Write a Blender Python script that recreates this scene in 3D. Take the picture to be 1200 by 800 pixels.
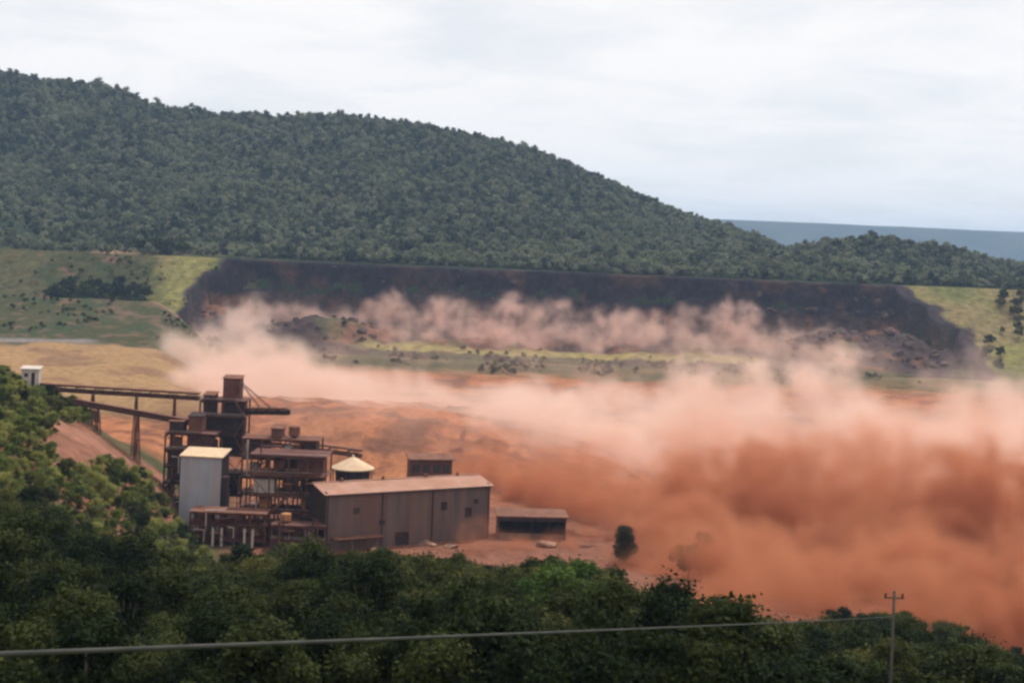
import bpy, bmesh, math, random
import numpy as np
from mathutils import Vector, Matrix

for o in list(bpy.data.objects):
    bpy.data.objects.remove(o)
random.seed(7)
rng = np.random.default_rng(11)
SC = bpy.context.scene
COL = SC.collection
R = math.radians

# ------------------------------------------------------------------ camera
FPX = 1648.5            # focal length in photograph pixels (1200 wide)
ROLL = R(2.3)
EYE = 150.0
cam_d = bpy.data.cameras.new('camera')
cam_d.sensor_width = 36.0
cam_d.lens = 36.0 * FPX / 1200.0
cam_d.shift_y = -110.0 / 1200.0
cam_d.clip_start = 0.5
cam_d.clip_end = 60000.0
cam = bpy.data.objects.new('camera', cam_d)
COL.objects.link(cam)
cam.matrix_world = Matrix.Translation((0, 0, EYE)) @ Matrix.Rotation(R(90), 4, 'X') @ Matrix.Rotation(ROLL, 4, 'Z')
SC.camera = cam

# ------------------------------------------------------------------ sky and sun
SUN_EL, SUN_AZ = 62.0, 38.0       # azimuth clockwise from +Y (the viewing direction)
world = bpy.data.worlds.new('World')
SC.world = world
world.use_nodes = True
wn = world.node_tree; wn.nodes.clear()
def nd(tree, kind, **kw):
    n = tree.nodes.new(kind)
    for k, v in kw.items():
        setattr(n, k, v)
    return n
w_out = nd(wn, 'ShaderNodeOutputWorld')
w_bg = nd(wn, 'ShaderNodeBackground'); w_bg.inputs['Strength'].default_value = 0.10
w_sky = nd(wn, 'ShaderNodeTexSky', sky_type='NISHITA', sun_disc=False)
w_sky.sun_elevation = R(SUN_EL); w_sky.sun_rotation = R(SUN_AZ)
w_sky.altitude = 800; w_sky.dust_density = 2.0
w_tc = nd(wn, 'ShaderNodeTexCoord')
w_sep = nd(wn, 'ShaderNodeSeparateXYZ')
wn.links.new(w_tc.outputs['Generated'], w_sep.inputs[0])
# project the view direction on a cloud deck: streaks flatten towards the horizon
w_add = nd(wn, 'ShaderNodeMath', operation='ADD'); w_add.inputs[1].default_value = 0.12
wn.links.new(w_sep.outputs['Z'], w_add.inputs[0])
w_max = nd(wn, 'ShaderNodeMath', operation='MAXIMUM'); w_max.inputs[1].default_value = 0.03
wn.links.new(w_add.outputs[0], w_max.inputs[0])
w_dx = nd(wn, 'ShaderNodeMath', operation='DIVIDE'); w_dy = nd(wn, 'ShaderNodeMath', operation='DIVIDE')
wn.links.new(w_sep.outputs['X'], w_dx.inputs[0]); wn.links.new(w_max.outputs[0], w_dx.inputs[1])
wn.links.new(w_sep.outputs['Y'], w_dy.inputs[0]); wn.links.new(w_max.outputs[0], w_dy.inputs[1])
w_cmb = nd(wn, 'ShaderNodeCombineXYZ')
wn.links.new(w_dx.outputs[0], w_cmb.inputs[0]); wn.links.new(w_dy.outputs[0], w_cmb.inputs[1])
w_noise = nd(wn, 'ShaderNodeTexNoise')
w_noise.inputs['Scale'].default_value = 1.5; w_noise.inputs['Detail'].default_value = 7
w_noise.inputs['Roughness'].default_value = 0.55; w_noise.inputs['Distortion'].default_value = 0.4
wn.links.new(w_cmb.outputs[0], w_noise.inputs['Vector'])
w_ramp = nd(wn, 'ShaderNodeValToRGB')
w_ramp.color_ramp.elements[0].position = 0.30; w_ramp.color_ramp.elements[0].color = (0.74, 0.74, 0.74, 1)
w_ramp.color_ramp.elements[1].position = 0.56; w_ramp.color_ramp.elements[1].color = (1, 1, 1, 1)
wn.links.new(w_noise.outputs['Fac'], w_ramp.inputs[0])
w_mix = nd(wn, 'ShaderNodeMixRGB')
wn.links.new(w_ramp.outputs[0], w_mix.inputs[0])
wn.links.new(w_sky.outputs[0], w_mix.inputs[1])
w_mix.inputs[2].default_value = (10.6, 10.3, 10.1, 1)      # sunlit thin cloud
wn.links.new(w_mix.outputs[0], w_bg.inputs['Color'])
wn.links.new(w_bg.outputs[0], w_out.inputs['Surface'])

sun_d = bpy.data.lights.new('sun', 'SUN')
sun_d.energy = 3.6; sun_d.angle = R(0.6); sun_d.color = (1.0, 0.95, 0.87)
sun = bpy.data.objects.new('sun', sun_d); COL.objects.link(sun)
to_sun = Vector((math.sin(R(SUN_AZ)) * math.cos(R(SUN_EL)), math.cos(R(SUN_AZ)) * math.cos(R(SUN_EL)), math.sin(R(SUN_EL))))
sun.rotation_euler = to_sun.to_track_quat('Z', 'Y').to_euler()
sun.location = (0, 600, 900)

SC.view_settings.view_transform = 'Standard'
SC.view_settings.look = 'None'
SC.view_settings.exposure = 0.0
SC.view_settings.gamma = 1.0
SC.view_settings.use_curve_mapping = False
SC.render.engine = 'CYCLES'
cy = SC.cycles
cy.use_denoising = True
cy.max_bounces = 6; cy.diffuse_bounces = 2; cy.glossy_bounces = 1; cy.transmission_bounces = 2
cy.volume_bounces = 4; cy.transparent_max_bounces = 6
cy.volume_step_rate = 2.0; cy.volume_max_steps = 256
cy.use_adaptive_sampling = True; cy.adaptive_threshold = 0.03
cy.pixel_filter_type = 'BLACKMAN_HARRIS'; cy.filter_width = 2.6

# ------------------------------------------------------------------ helpers
def lev(px, py):
    """photograph pixel -> roll-free offsets from the optical axis"""
    dx, dy = px - 600.0, py - 290.0
    c, s = math.cos(ROLL), math.sin(ROLL)
    return dx * c + dy * s, -dx * s + dy * c
def W(px, py, D):
    a, b = lev(px, py)
    return Vector((a * D / FPX, D, EYE - b * D / FPX))

_T = rng.random((256, 256))
def vnoise(x, y):
    xi = np.floor(x).astype(int); yi = np.floor(y).astype(int)
    fx = x - xi; fy = y - yi
    fx = fx * fx * (3 - 2 * fx); fy = fy * fy * (3 - 2 * fy)
    a = _T[xi & 255, yi & 255]; b = _T[(xi + 1) & 255, yi & 255]
    c = _T[xi & 255, (yi + 1) & 255]; d = _T[(xi + 1) & 255, (yi + 1) & 255]
    return (a * (1 - fx) + b * fx) * (1 - fy) + (c * (1 - fx) + d * fx) * fy
def fbm(x, y, scale, oct=4, gain=0.5, seed=0.0):
    x = np.asarray(x, float) / scale + seed * 17.3; y = np.asarray(y, float) / scale + seed * 9.1
    t = 0; a = 1; n = 0
    for k in range(oct):
        t = t + a * vnoise(x, y); n += a; a *= gain; x = x * 2.03 + 5.7; y = y * 2.03 + 3.1
    return t / n
def sst(a, b, x):
    t = np.clip((x - a) / (b - a), 0, 1); return t * t * (3 - 2 * t)

def tag(o, label=None, cat=None, group=None, kind=None):
    if label: o['label'] = label
    if cat: o['category'] = cat
    if group: o['group'] = group
    if kind: o['kind'] = kind
    return o
def empty(name, loc, rz=0.0, **kw):
    o = bpy.data.objects.new(name, None); COL.objects.link(o)
    o.location = loc; o.rotation_euler = (0, 0, rz); o.empty_display_size = 1
    return tag(o, **kw)
def mesh_obj(name, me, mat=None, parent=None, **kw):
    o = bpy.data.objects.new(name, me); COL.objects.link(o)
    if mat and not me.materials: me.materials.append(mat)
    if parent: o.parent = parent
    return tag(o, **kw)
def np_mesh(name, verts, faces, smooth=False, cols=None):
    me = bpy.data.meshes.new(name)
    verts = np.asarray(verts, np.float32); faces = np.asarray(faces, np.int32)
    n = faces.shape[1]
    me.vertices.add(len(verts)); me.vertices.foreach_set('co', verts.ravel())
    me.loops.add(faces.size); me.loops.foreach_set('vertex_index', faces.ravel())
    me.polygons.add(len(faces)); me.polygons.foreach_set('loop_start', np.arange(0, faces.size, n, dtype=np.int32))
    me.update(calc_edges=True); me.validate()
    if smooth: me.polygons.foreach_set('use_smooth', np.ones(len(faces), bool))
    if cols is not None:
        at = me.color_attributes.new('Col', 'FLOAT_COLOR', 'POINT')
        c4 = np.ones((len(verts), 4), np.float32); c4[:, :3] = cols
        at.data.foreach_set('color', c4.ravel())
    return me
class MB:
    """collects boxes, beams, tubes and lathes into one mesh"""
    def __init__(s): s.v = []; s.f = []
    def add(s, vs, fs):
        k = len(s.v); s.v += [tuple(v) for v in vs]; s.f += [tuple(i + k for i in f) for f in fs]; return s
    def box(s, x0, x1, y0, y1, z0, z1):
        return s.add([(x0,y0,z0),(x1,y0,z0),(x1,y1,z0),(x0,y1,z0),(x0,y0,z1),(x1,y0,z1),(x1,y1,z1),(x0,y1,z1)],
                     [(0,3,2,1),(4,5,6,7),(0,1,5,4),(1,2,6,5),(2,3,7,6),(3,0,4,7)])
    def beam(s, a, b, w, h=None):
        h = h or w; a = Vector(a); b = Vector(b); d = (b - a).normalized()
        up = Vector((0, 0, 1)) if abs(d.z) < 0.95 else Vector((0, 1, 0))
        r = d.cross(up).normalized(); u = r.cross(d).normalized()
        vs = [p + r * (i * w / 2) + u * (j * h / 2) for p in (a, b) for i, j in ((-1,-1),(1,-1),(1,1),(-1,1))]
        return s.add(vs, [(0,1,2,3),(7,6,5,4),(0,4,5,1),(1,5,6,2),(2,6,7,3),(3,7,4,0)])
    def tube(s, pts, rad, n=8):
        pts = [Vector(p) for p in pts]
        if not hasattr(rad, '__len__'): rad = [rad] * len(pts)
        vs = []; fs = []
        for i, p in enumerate(pts):
            d = (pts[min(i + 1, len(pts) - 1)] - pts[max(i - 1, 0)]).normalized()
            up = Vector((0, 0, 1)) if abs(d.z) < 0.9 else Vector((0, 1, 0))
            r = d.cross(up).normalized(); u = r.cross(d).normalized()
            for k in range(n):
                t = 2 * math.pi * k / n
                vs.append(p + (r * math.cos(t) + u * math.sin(t)) * rad[i])
        for i in range(len(pts) - 1):
            for k in range(n):
                fs.append((i*n+k, i*n+(k+1)%n, (i+1)*n+(k+1)%n, (i+1)*n+k))
        fs.append(tuple(range(n))[::-1]); fs.append(tuple((len(pts)-1)*n + k for k in range(n)))
        return s.add(vs, fs)
    def prism(s, poly, x0, x1):
        """polygon in (y, z) extruded along x"""
        n = len(poly)
        vs = [(x0, y, z) for y, z in poly] + [(x1, y, z) for y, z in poly]
        fs = [tuple(range(n))[::-1], tuple(range(n, 2*n))] + [(i, (i+1)%n, n+(i+1)%n, n+i) for i in range(n)]
        return s.add(vs, fs)
    def build(s, name, mat, parent=None, bevel=0, smooth=False, **kw):
        me = bpy.data.meshes.new(name); me.from_pydata(s.v, [], s.f); me.update()
        bm = bmesh.new(); bm.from_mesh(me)
        bmesh.ops.recalc_face_normals(bm, faces=bm.faces)
        if bevel: bmesh.ops.bevel(bm, geom=bm.edges[:], offset=bevel, segments=1, affect='EDGES')
        bm.to_mesh(me); bm.free()
        if smooth:
            for p in me.polygons: p.use_smooth = True
        return mesh_obj(name, me, mat, parent, **kw)

# ------------------------------------------------------------------ materials
def mat_base(name):
    m = bpy.data.materials.new(name); m.use_nodes = True
    t = m.node_tree; t.nodes.clear()
    out = nd(t, 'ShaderNodeOutputMaterial'); b = nd(t, 'ShaderNodeBsdfPrincipled')
    b.inputs['Roughness'].default_value = 0.9; b.inputs['Specular IOR Level'].default_value = 0.15
    t.links.new(b.outputs[0], out.inputs['Surface'])
    return m, t, b, out
def mat_two(name, c1, c2, scale=0.3, rough=0.85, detail=6, lo=0.35, hi=0.65, stretch=(1, 1, 1), c3=None, scale3=0.06, amt3=0.5, bump=0.0, spec=0.15):
    """two-tone worn surface, optional third stain colour"""
    m, t, b, out = mat_base(name)
    tc = nd(t, 'ShaderNodeTexCoord'); mp = nd(t, 'ShaderNodeMapping'); mp.inputs['Scale'].default_value = stretch
    t.links.new(tc.outputs['Object'], mp.inputs[0])
    n = nd(t, 'ShaderNodeTexNoise'); n.inputs['Scale'].default_value = scale; n.inputs['Detail'].default_value = detail
    t.links.new(mp.outputs[0], n.inputs['Vector'])
    r = nd(t, 'ShaderNodeMapRange'); r.inputs[1].default_value = lo; r.inputs[2].default_value = hi
    t.links.new(n.outputs['Fac'], r.inputs[0])
    mx = nd(t, 'ShaderNodeMixRGB'); mx.inputs[1].default_value = (*c1, 1); mx.inputs[2].default_value = (*c2, 1)
    t.links.new(r.outputs[0], mx.inputs[0]); last = mx.outputs[0]
    if c3:
        n3 = nd(t, 'ShaderNodeTexNoise'); n3.inputs['Scale'].default_value = scale3; n3.inputs['Detail'].default_value = 5
        t.links.new(mp.outputs[0], n3.inputs['Vector'])
        r3 = nd(t, 'ShaderNodeMapRange'); r3.inputs[1].default_value = 0.45; r3.inputs[2].default_value = 0.62; r3.inputs[4].default_value = amt3
        t.links.new(n3.outputs['Fac'], r3.inputs[0])
        m3 = nd(t, 'ShaderNodeMixRGB'); m3.inputs[2].default_value = (*c3, 1)
        t.links.new(r3.outputs[0], m3.inputs[0]); t.links.new(last, m3.inputs[1]); last = m3.outputs[0]
    t.links.new(last, b.inputs['Base Color'])
    b.inputs['Roughness'].default_value = rough; b.inputs['Specular IOR Level'].default_value = spec
    if bump:
        bp = nd(t, 'ShaderNodeBump'); bp.inputs['Strength'].default_value = bump; bp.inputs['Distance'].default_value = 0.3
        t.links.new(n.outputs['Fac'], bp.inputs['Height']); t.links.new(bp.outputs[0], b.inputs['Normal'])
    return m
def mat_land(name, fine=0.25, amp=0.45, bump=0.8, dist=1.5):
    """ground zones come from the colour attribute; noise gives grain and relief"""
    m, t, b, out = mat_base(name)
    at = nd(t, 'ShaderNodeVertexColor', layer_name='Col')
    g = nd(t, 'ShaderNodeNewGeometry')
    n = nd(t, 'ShaderNodeTexNoise'); n.inputs['Scale'].default_value = fine; n.inputs['Detail'].default_value = 6; n.inputs['Roughness'].default_value = 0.65
    t.links.new(g.outputs['Position'], n.inputs['Vector'])
    r = nd(t, 'ShaderNodeMapRange'); r.inputs[1].default_value = 0.25; r.inputs[2].default_value = 0.75
    r.inputs[3].default_value = 1 - amp; r.inputs[4].default_value = 1 + amp
    t.links.new(n.outputs['Fac'], r.inputs[0])
    mx = nd(t, 'ShaderNodeVectorMath', operation='SCALE')
    t.links.new(at.outputs['Color'], mx.inputs[0]); t.links.new(r.outputs[0], mx.inputs['Scale'])
    t.links.new(mx.outputs[0], b.inputs['Base Color'])
    bp = nd(t, 'ShaderNodeBump'); bp.inputs['Strength'].default_value = bump; bp.inputs['Distance'].default_value = dist
    t.links.new(n.outputs['Fac'], bp.inputs['Height']); t.links.new(bp.outputs[0], b.inputs['Normal'])
    b.inputs['Roughness'].default_value = 1.0; b.inputs['Specular IOR Level'].default_value = 0.05
    return m
def mat_leaf(name, c1, c2, trans=0.25, vary=0.35, patch=None):
    """foliage: hue varies from clump to clump and from tree to tree; some light passes through"""
    m, t, b, out = mat_base(name)
    g = nd(t, 'ShaderNodeNewGeometry'); oi = nd(t, 'ShaderNodeObjectInfo')
    n = nd(t, 'ShaderNodeTexNoise'); n.inputs['Scale'].default_value = 0.45; n.inputs['Detail'].default_value = 3
    t.links.new(g.outputs['Position'], n.inputs['Vector'])
    s = nd(t, 'ShaderNodeMath', operation='ADD'); t.links.new(n.outputs['Fac'], s.inputs[0])
    s2 = nd(t, 'ShaderNodeMath', operation='MULTIPLY_ADD'); s2.inputs[1].default_value = 0.9; s2.inputs[2].default_value = -0.45
    t.links.new(oi.outputs['Random'], s2.inputs[0]); t.links.new(s2.outputs[0], s.inputs[1])
    r = nd(t, 'ShaderNodeMapRange'); r.inputs[1].default_value = 0.2; r.inputs[2].default_value = 0.85
    t.links.new(s.outputs[0], r.inputs[0])
    mx = nd(t, 'ShaderNodeMixRGB'); mx.inputs[1].default_value = (*c1, 1); mx.inputs[2].default_value = (*c2, 1)
    t.links.new(r.outputs[0], mx.inputs[0])
    last = mx.outputs[0]
    if patch:
        pn = nd(t, 'ShaderNodeTexNoise'); pn.inputs['Scale'].default_value = patch[1]; pn.inputs['Detail'].default_value = 3
        t.links.new(g.outputs['Position'], pn.inputs['Vector'])
        pr = nd(t, 'ShaderNodeMapRange'); pr.inputs[1].default_value = 0.5; pr.inputs[2].default_value = 0.68; pr.inputs[4].default_value = 0.75
        t.links.new(pn.outputs['Fac'], pr.inputs[0])
        pm = nd(t, 'ShaderNodeMixRGB'); pm.inputs[2].default_value = (*patch[0], 1)
        t.links.new(pr.outputs[0], pm.inputs[0]); t.links.new(last, pm.inputs[1]); last = pm.outputs[0]
    t.links.new(last, b.inputs['Base Color'])
    tr = nd(t, 'ShaderNodeBsdfTranslucent'); t.links.new(last, tr.inputs['Color'])
    ms = nd(t, 'ShaderNodeMixShader'); ms.inputs[0].default_value = trans
    t.links.new(b.outputs[0], ms.inputs[1]); t.links.new(tr.outputs[0], ms.inputs[2])
    t.links.new(ms.outputs[0], out.inputs['Surface'])
    b.inputs['Roughness'].default_value = 0.8; b.inputs['Specular IOR Level'].default_value = 0.06
    return m
M = {}
M['land'] = mat_land('land')
M['dam'] = mat_land('dam_earth', fine=0.12, amp=0.6, bump=1.0, dist=3.0)
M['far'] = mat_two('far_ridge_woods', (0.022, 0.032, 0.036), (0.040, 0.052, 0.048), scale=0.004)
M['bark'] = mat_two('bark', (0.10, 0.075, 0.055), (0.17, 0.14, 0.11), scale=1.2, stretch=(1, 1, 0.3))
M['dark_leaf'] = mat_leaf('dark_leaf', (0.012, 0.020, 0.006), (0.046, 0.056, 0.016))
M['olive_leaf'] = mat_leaf('olive_leaf', (0.034, 0.043, 0.012), (0.115, 0.112, 0.032))
M['lime_leaf'] = mat_leaf('lime_leaf', (0.040, 0.076, 0.016), (0.075, 0.112, 0.026))
M['sunny_leaf'] = mat_leaf('sunny_leaf', (0.12, 0.15, 0.036), (0.30, 0.30, 0.085), trans=0.42)
M['hill_leaf'] = mat_leaf('hill_leaf', (0.034, 0.052, 0.040), (0.21, 0.225, 0.145), patch=((0.19, 0.21, 0.125), 0.008))
M['wall_metal'] = mat_two('dusty_wall_sheet', (0.105, 0.078, 0.074), (0.150, 0.105, 0.092), scale=0.35, stretch=(1, 1, 0.12), c3=(0.17, 0.080, 0.055), scale3=0.09, amt3=0.5)
M['roof_metal'] = mat_two('dusty_roof_sheet', (0.38, 0.215, 0.16), (0.30, 0.16, 0.115), scale=0.2, c3=(0.33, 0.16, 0.10), scale3=0.1)
M['white_wall'] = mat_two('white_cladding', (0.36, 0.38, 0.44), (0.30, 0.31, 0.35), scale=0.3, stretch=(1, 1, 0.25), c3=(0.36, 0.27, 0.23), scale3=0.12, amt3=0.5)
M['cream_roof'] = mat_two('cream_roof', (0.62, 0.46, 0.31), (0.52, 0.36, 0.24), scale=0.3)
M['steel'] = mat_two('oxide_red_steel', (0.075, 0.030, 0.028), (0.13, 0.050, 0.040), scale=0.5, c3=(0.15, 0.07, 0.048), scale3=0.15, amt3=0.6, rough=0.7)
M['dark_steel'] = mat_two('dark_steel', (0.028, 0.018, 0.020), (0.055, 0.032, 0.030), scale=0.5, rough=0.7)
M['rust'] = mat_two('rusty_cover', (0.125, 0.054, 0.038), (0.20, 0.090, 0.058), scale=0.4)
M['orange'] = mat_two('ore_dust', (0.36, 0.16, 0.06), (0.44, 0.22, 0.10), scale=0.4)
M['pale'] = mat_two('pale_metal', (0.42, 0.36, 0.32), (0.55, 0.48, 0.42), scale=0.4)
M['dark'] = mat_two('dark_opening', (0.015, 0.012, 0.012), (0.03, 0.02, 0.02), scale=0.4)
M['glass'] = mat_two('dusty_glass', (0.03, 0.03, 0.04), (0.06, 0.05, 0.05), scale=0.8, rough=0.25, spec=0.5)
M['cable'] = mat_two('grey_cable_sheath', (0.040, 0.043, 0.040), (0.060, 0.060, 0.056), scale=2.0, rough=0.8, spec=0.1)
M['pole'] = mat_two('weathered_pole', (0.045, 0.04, 0.035), (0.08, 0.07, 0.06), scale=1.5, stretch=(1, 1, 0.2))

# ------------------------------------------------------------------ terrain
def curve(pts, D=None):
    """photograph polyline -> function level q -> level v"""
    L = [lev(*p) for p in pts]
    xs = np.array([a for a, b in L]); ys = np.array([b for a, b in L])
    return lambda q: np.interp(q, xs, ys)
ridge = curve([(-300, 30), (0, 82), (60, 92), (130, 98), (180, 120), (260, 133), (330, 137), (400, 134), (500, 146), (560, 158), (620, 173), (700, 203), (760, 230), (850, 258), (920, 286), (1000, 308), (1100, 325), (1500, 345)])
ridge2 = curve([(800, 345), (880, 310), (920, 298), (960, 289), (1040, 279), (1100, 289), (1160, 303), (1250, 316), (1500, 330)])
wood_edge = curve([(-100, 590), (0, 596), (90, 606), (160, 636), (230, 652), (300, 655), (400, 658), (480, 656), (560, 660), (640, 656), (700, 662), (780, 682), (850, 706), (930, 716), (1000, 708), (1060, 706), (1120, 728), (1160, 748), (1200, 772), (1300, 790)])
bank_top = curve([(250, 486), (330, 492), (440, 496), (520, 507), (590, 522), (690, 541), (780, 560), (900, 580), (1200, 596)])
left_hill = curve([(-150, 402), (0, 446), (60, 474), (110, 508), (160, 550), (200, 590), (240, 625)])
slumpL = lambda Y: np.interp(Y, [1320, 1400, 1450, 1480], [200, 228, 248, 264])
slumpR = lambda Y: np.interp(Y, [1320, 1400, 1450, 1480], [1148, 1112, 1066, 1042])
CREST_Y = 1480.0

def qof(x, y): return x * FPX / np.maximum(y, 60.0)
def slump_mask(x, y):
    q = qof(x, y) + 600 + (fbm(x, y, 22, 3, seed=5) - 0.5) * 34
    return sst(-5, 5, q - slumpL(y)) * sst(-5, 5, slumpR(y) - q)
def height(x, y):
    x = np.asarray(x, float); y = np.asarray(y, float)
    q = np.clip(qof(x, y), -900, 900)
    # near wood
    z100 = EYE - 100 * (510 - q * math.tan(ROLL)) / FPX - 9.5
    z260 = EYE - 260 * wood_edge(q) / FPX - 11.0 + 2.7 * np.exp(-((q + 160) / 210.0) ** 2) - 2.6 * sst(110, 300, q)
    Z = [(-400, 150 + 0 * q), (0, 148.2 + 0 * q), (40, 148.2 + (z100 - 148.2) * 0.42), (100, z100), (260, z260)]
    pad = 44.0 + 0 * q
    lh = EYE - 470 * left_hill(q) / FPX - 4
    lw = sst(-340, -395, q)                 # left spur above the plant
    z330 = z260 - 0.235 * 70
    z330 = np.maximum(z330, 46)
    Z += [(330, z330 * (1 - lw) + (lh - 10) * lw), (400, np.minimum(z330, 56) * (1 - lw) + (lh - 3) * lw)]
    zl = np.maximum(lh, 44)
    Z += [(470, pad * (1 - lw) + zl * lw), (540, pad * (1 - lw) + (zl - 2) * lw)]
    bt = EYE - 650 * bank_top(q) / FPX
    bt = np.clip(bt, 40, 90)
    L = sst(-330, -420, q)
    Z += [(605, (46 + 0.15 * (bt - 46)) * (1 - L) + np.maximum(zl - 14, 62) * L), (650, bt * (1 - L) + np.maximum(zl - 24, 62) * L),
          (760, (bt - 4) * (1 - L) + 62 * L), (950, 40 * (1 - L) + 62 * L), (1100, 38 * (1 - L) + 63 * L), (1230, 40 * (1 - L) + 76 * L), (1320, 47 * (1 - L) + 92 * L)]
    # behind the dam: hills
    crest = 126.0
    Z += [(CREST_Y, crest + 0 * q), (1540, 127 + 0 * q)]
    zr = EYE - 2300 * ridge(q) / FPX - 9
    for t, e in ((0.25, 0.16), (0.5, 0.42), (0.75, 0.74), (1.0, 1.0)):
        Z.append((1540 + t * 760, 127 + (zr - 127) * e))
    Z += [(2700, zr - 90), (3600, 60 + 0 * q), (40000, 60 + 0 * q)]
    Ys = np.array([a for a, b in Z]); Zs = np.array([np.broadcast_to(b, q.shape) for a, b in Z])
    i = np.clip(np.searchsorted(Ys, y) - 1, 0, len(Ys) - 2)
    fl = Zs.reshape(len(Ys), -1); ii = i.ravel(); k = np.arange(ii.size)
    t = ((y.ravel() - Ys[ii]) / (Ys[ii + 1] - Ys[ii]))
    z = fl[ii, k] * (1 - t) + fl[ii + 1, k] * t
    z = z.reshape(q.shape)
    # spur on the right beyond the dam
    z2 = EYE - 1900 * ridge2(q) / FPX - 9
    b = np.exp(-((y - 1900) / 210.0) ** 2)
    z = np.maximum(z, 112 + (z2 - 112) * b - (1 - b) * 14 * (y > 1500) - 200 * (y < 1560))
    # folds and relief
    amp = np.interp(y, [0, 100, 480, 520, 600, 900, 1300, 1500, 1650, 2150, 2300], [0.3, 2, 0.3, 0.3, 3, 5, 2, 1.5, 22, 16, 7])
    far = y > 1500
    rel = (fbm(x, y, 60, 4, seed=1) - 0.5) * 2
    relf = (fbm(x, y, 260, 4, seed=2) - 0.5) * 2
    z = z + amp * np.where(far, relf + 0.4 * rel, rel)
    tz = sst(590, 620, y) * sst(1000, 850, y) * sst(-340, -320, q)
    rid = 1 - np.abs(2 * fbm(x, y * 0.6, 24, 4, 0.55, seed=6) - 1)
    z = z + tz * ((rid - 0.75) * 9 + (fbm(x, y, 7, 3, seed=7) - .5) * 2.4)
    return z
def dam_height(x, y):
    """embankment with its face gone: intact grass slopes at both ends"""
    q = np.clip(qof(x, y), -900, 900)
    intact = np.interp(y, [1290, 1320, 1400, CREST_Y, CREST_Y + 14], [36, 50, 87, 126.5, 126.8])
    rub = fbm(x, y, 34, 5, 0.55, seed=8)
    edge = CREST_Y - 3 - 14 * fbm(x, y, 30, 5, 0.6, seed=9) - 16 * np.maximum(fbm(x, y * 0 + 3, 70, 3, seed=4) - 0.45, 0)
    f1 = sst(-22, 0, y - edge); st_ = 0.42 + 0.35 * (fbm(x, y * 0 + 8, 55, 3, seed=14) - .5)
    face = np.where(f1 < 0.45, st_ * sst(0, 0.30, f1), st_ + (1 - st_) * sst(0.62, 1.0, f1))
    floor = np.interp(y, [1290, 1315, 1330, 1345, 1400, 1450, 1480], [36, 46, 50, 50.5, 60, 74, 84]) + (rub - 0.5) * np.interp(y, [1300, 1345, 1400, 1470], [2, 7, 26, 20])
    # a block that slid down near the left end and rubble against the right abutment
    floor += 17 * np.exp(-(((q + 225) / 62.0) ** 2 + ((y - 1378) / 26.0) ** 2)) + 16 * np.exp(-(((q - 440) / 80.0) ** 2 + ((y - 1400) / 40.0) ** 2))
    carved = floor * (1 - face) + 126.3 * face
    m = slump_mask(x, y)
    z = intact * (1 - m) + carved * m
    z = z + (fbm(x, y, 14, 3, seed=3) - 0.5) * (0.8 + 3.5 * m * (1 - face))
    return z, m, face
def hit(px, py, D0=300.0, D1=1500.0):
    """first ground point on the line of sight of a photograph pixel"""
    a, c = lev(px, py); Ds = np.arange(D0, D1, 2.0)
    below = (EYE - c * Ds / FPX) < height(a * Ds / FPX, Ds)
    k = int(np.argmax(below)) if below.any() else len(Ds) - 1
    return Vector((a * Ds[k] / FPX, Ds[k], EYE - c * Ds[k] / FPX))
def gz(x, y): return float(height(np.array([x]), np.array([y]))[0])

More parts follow.
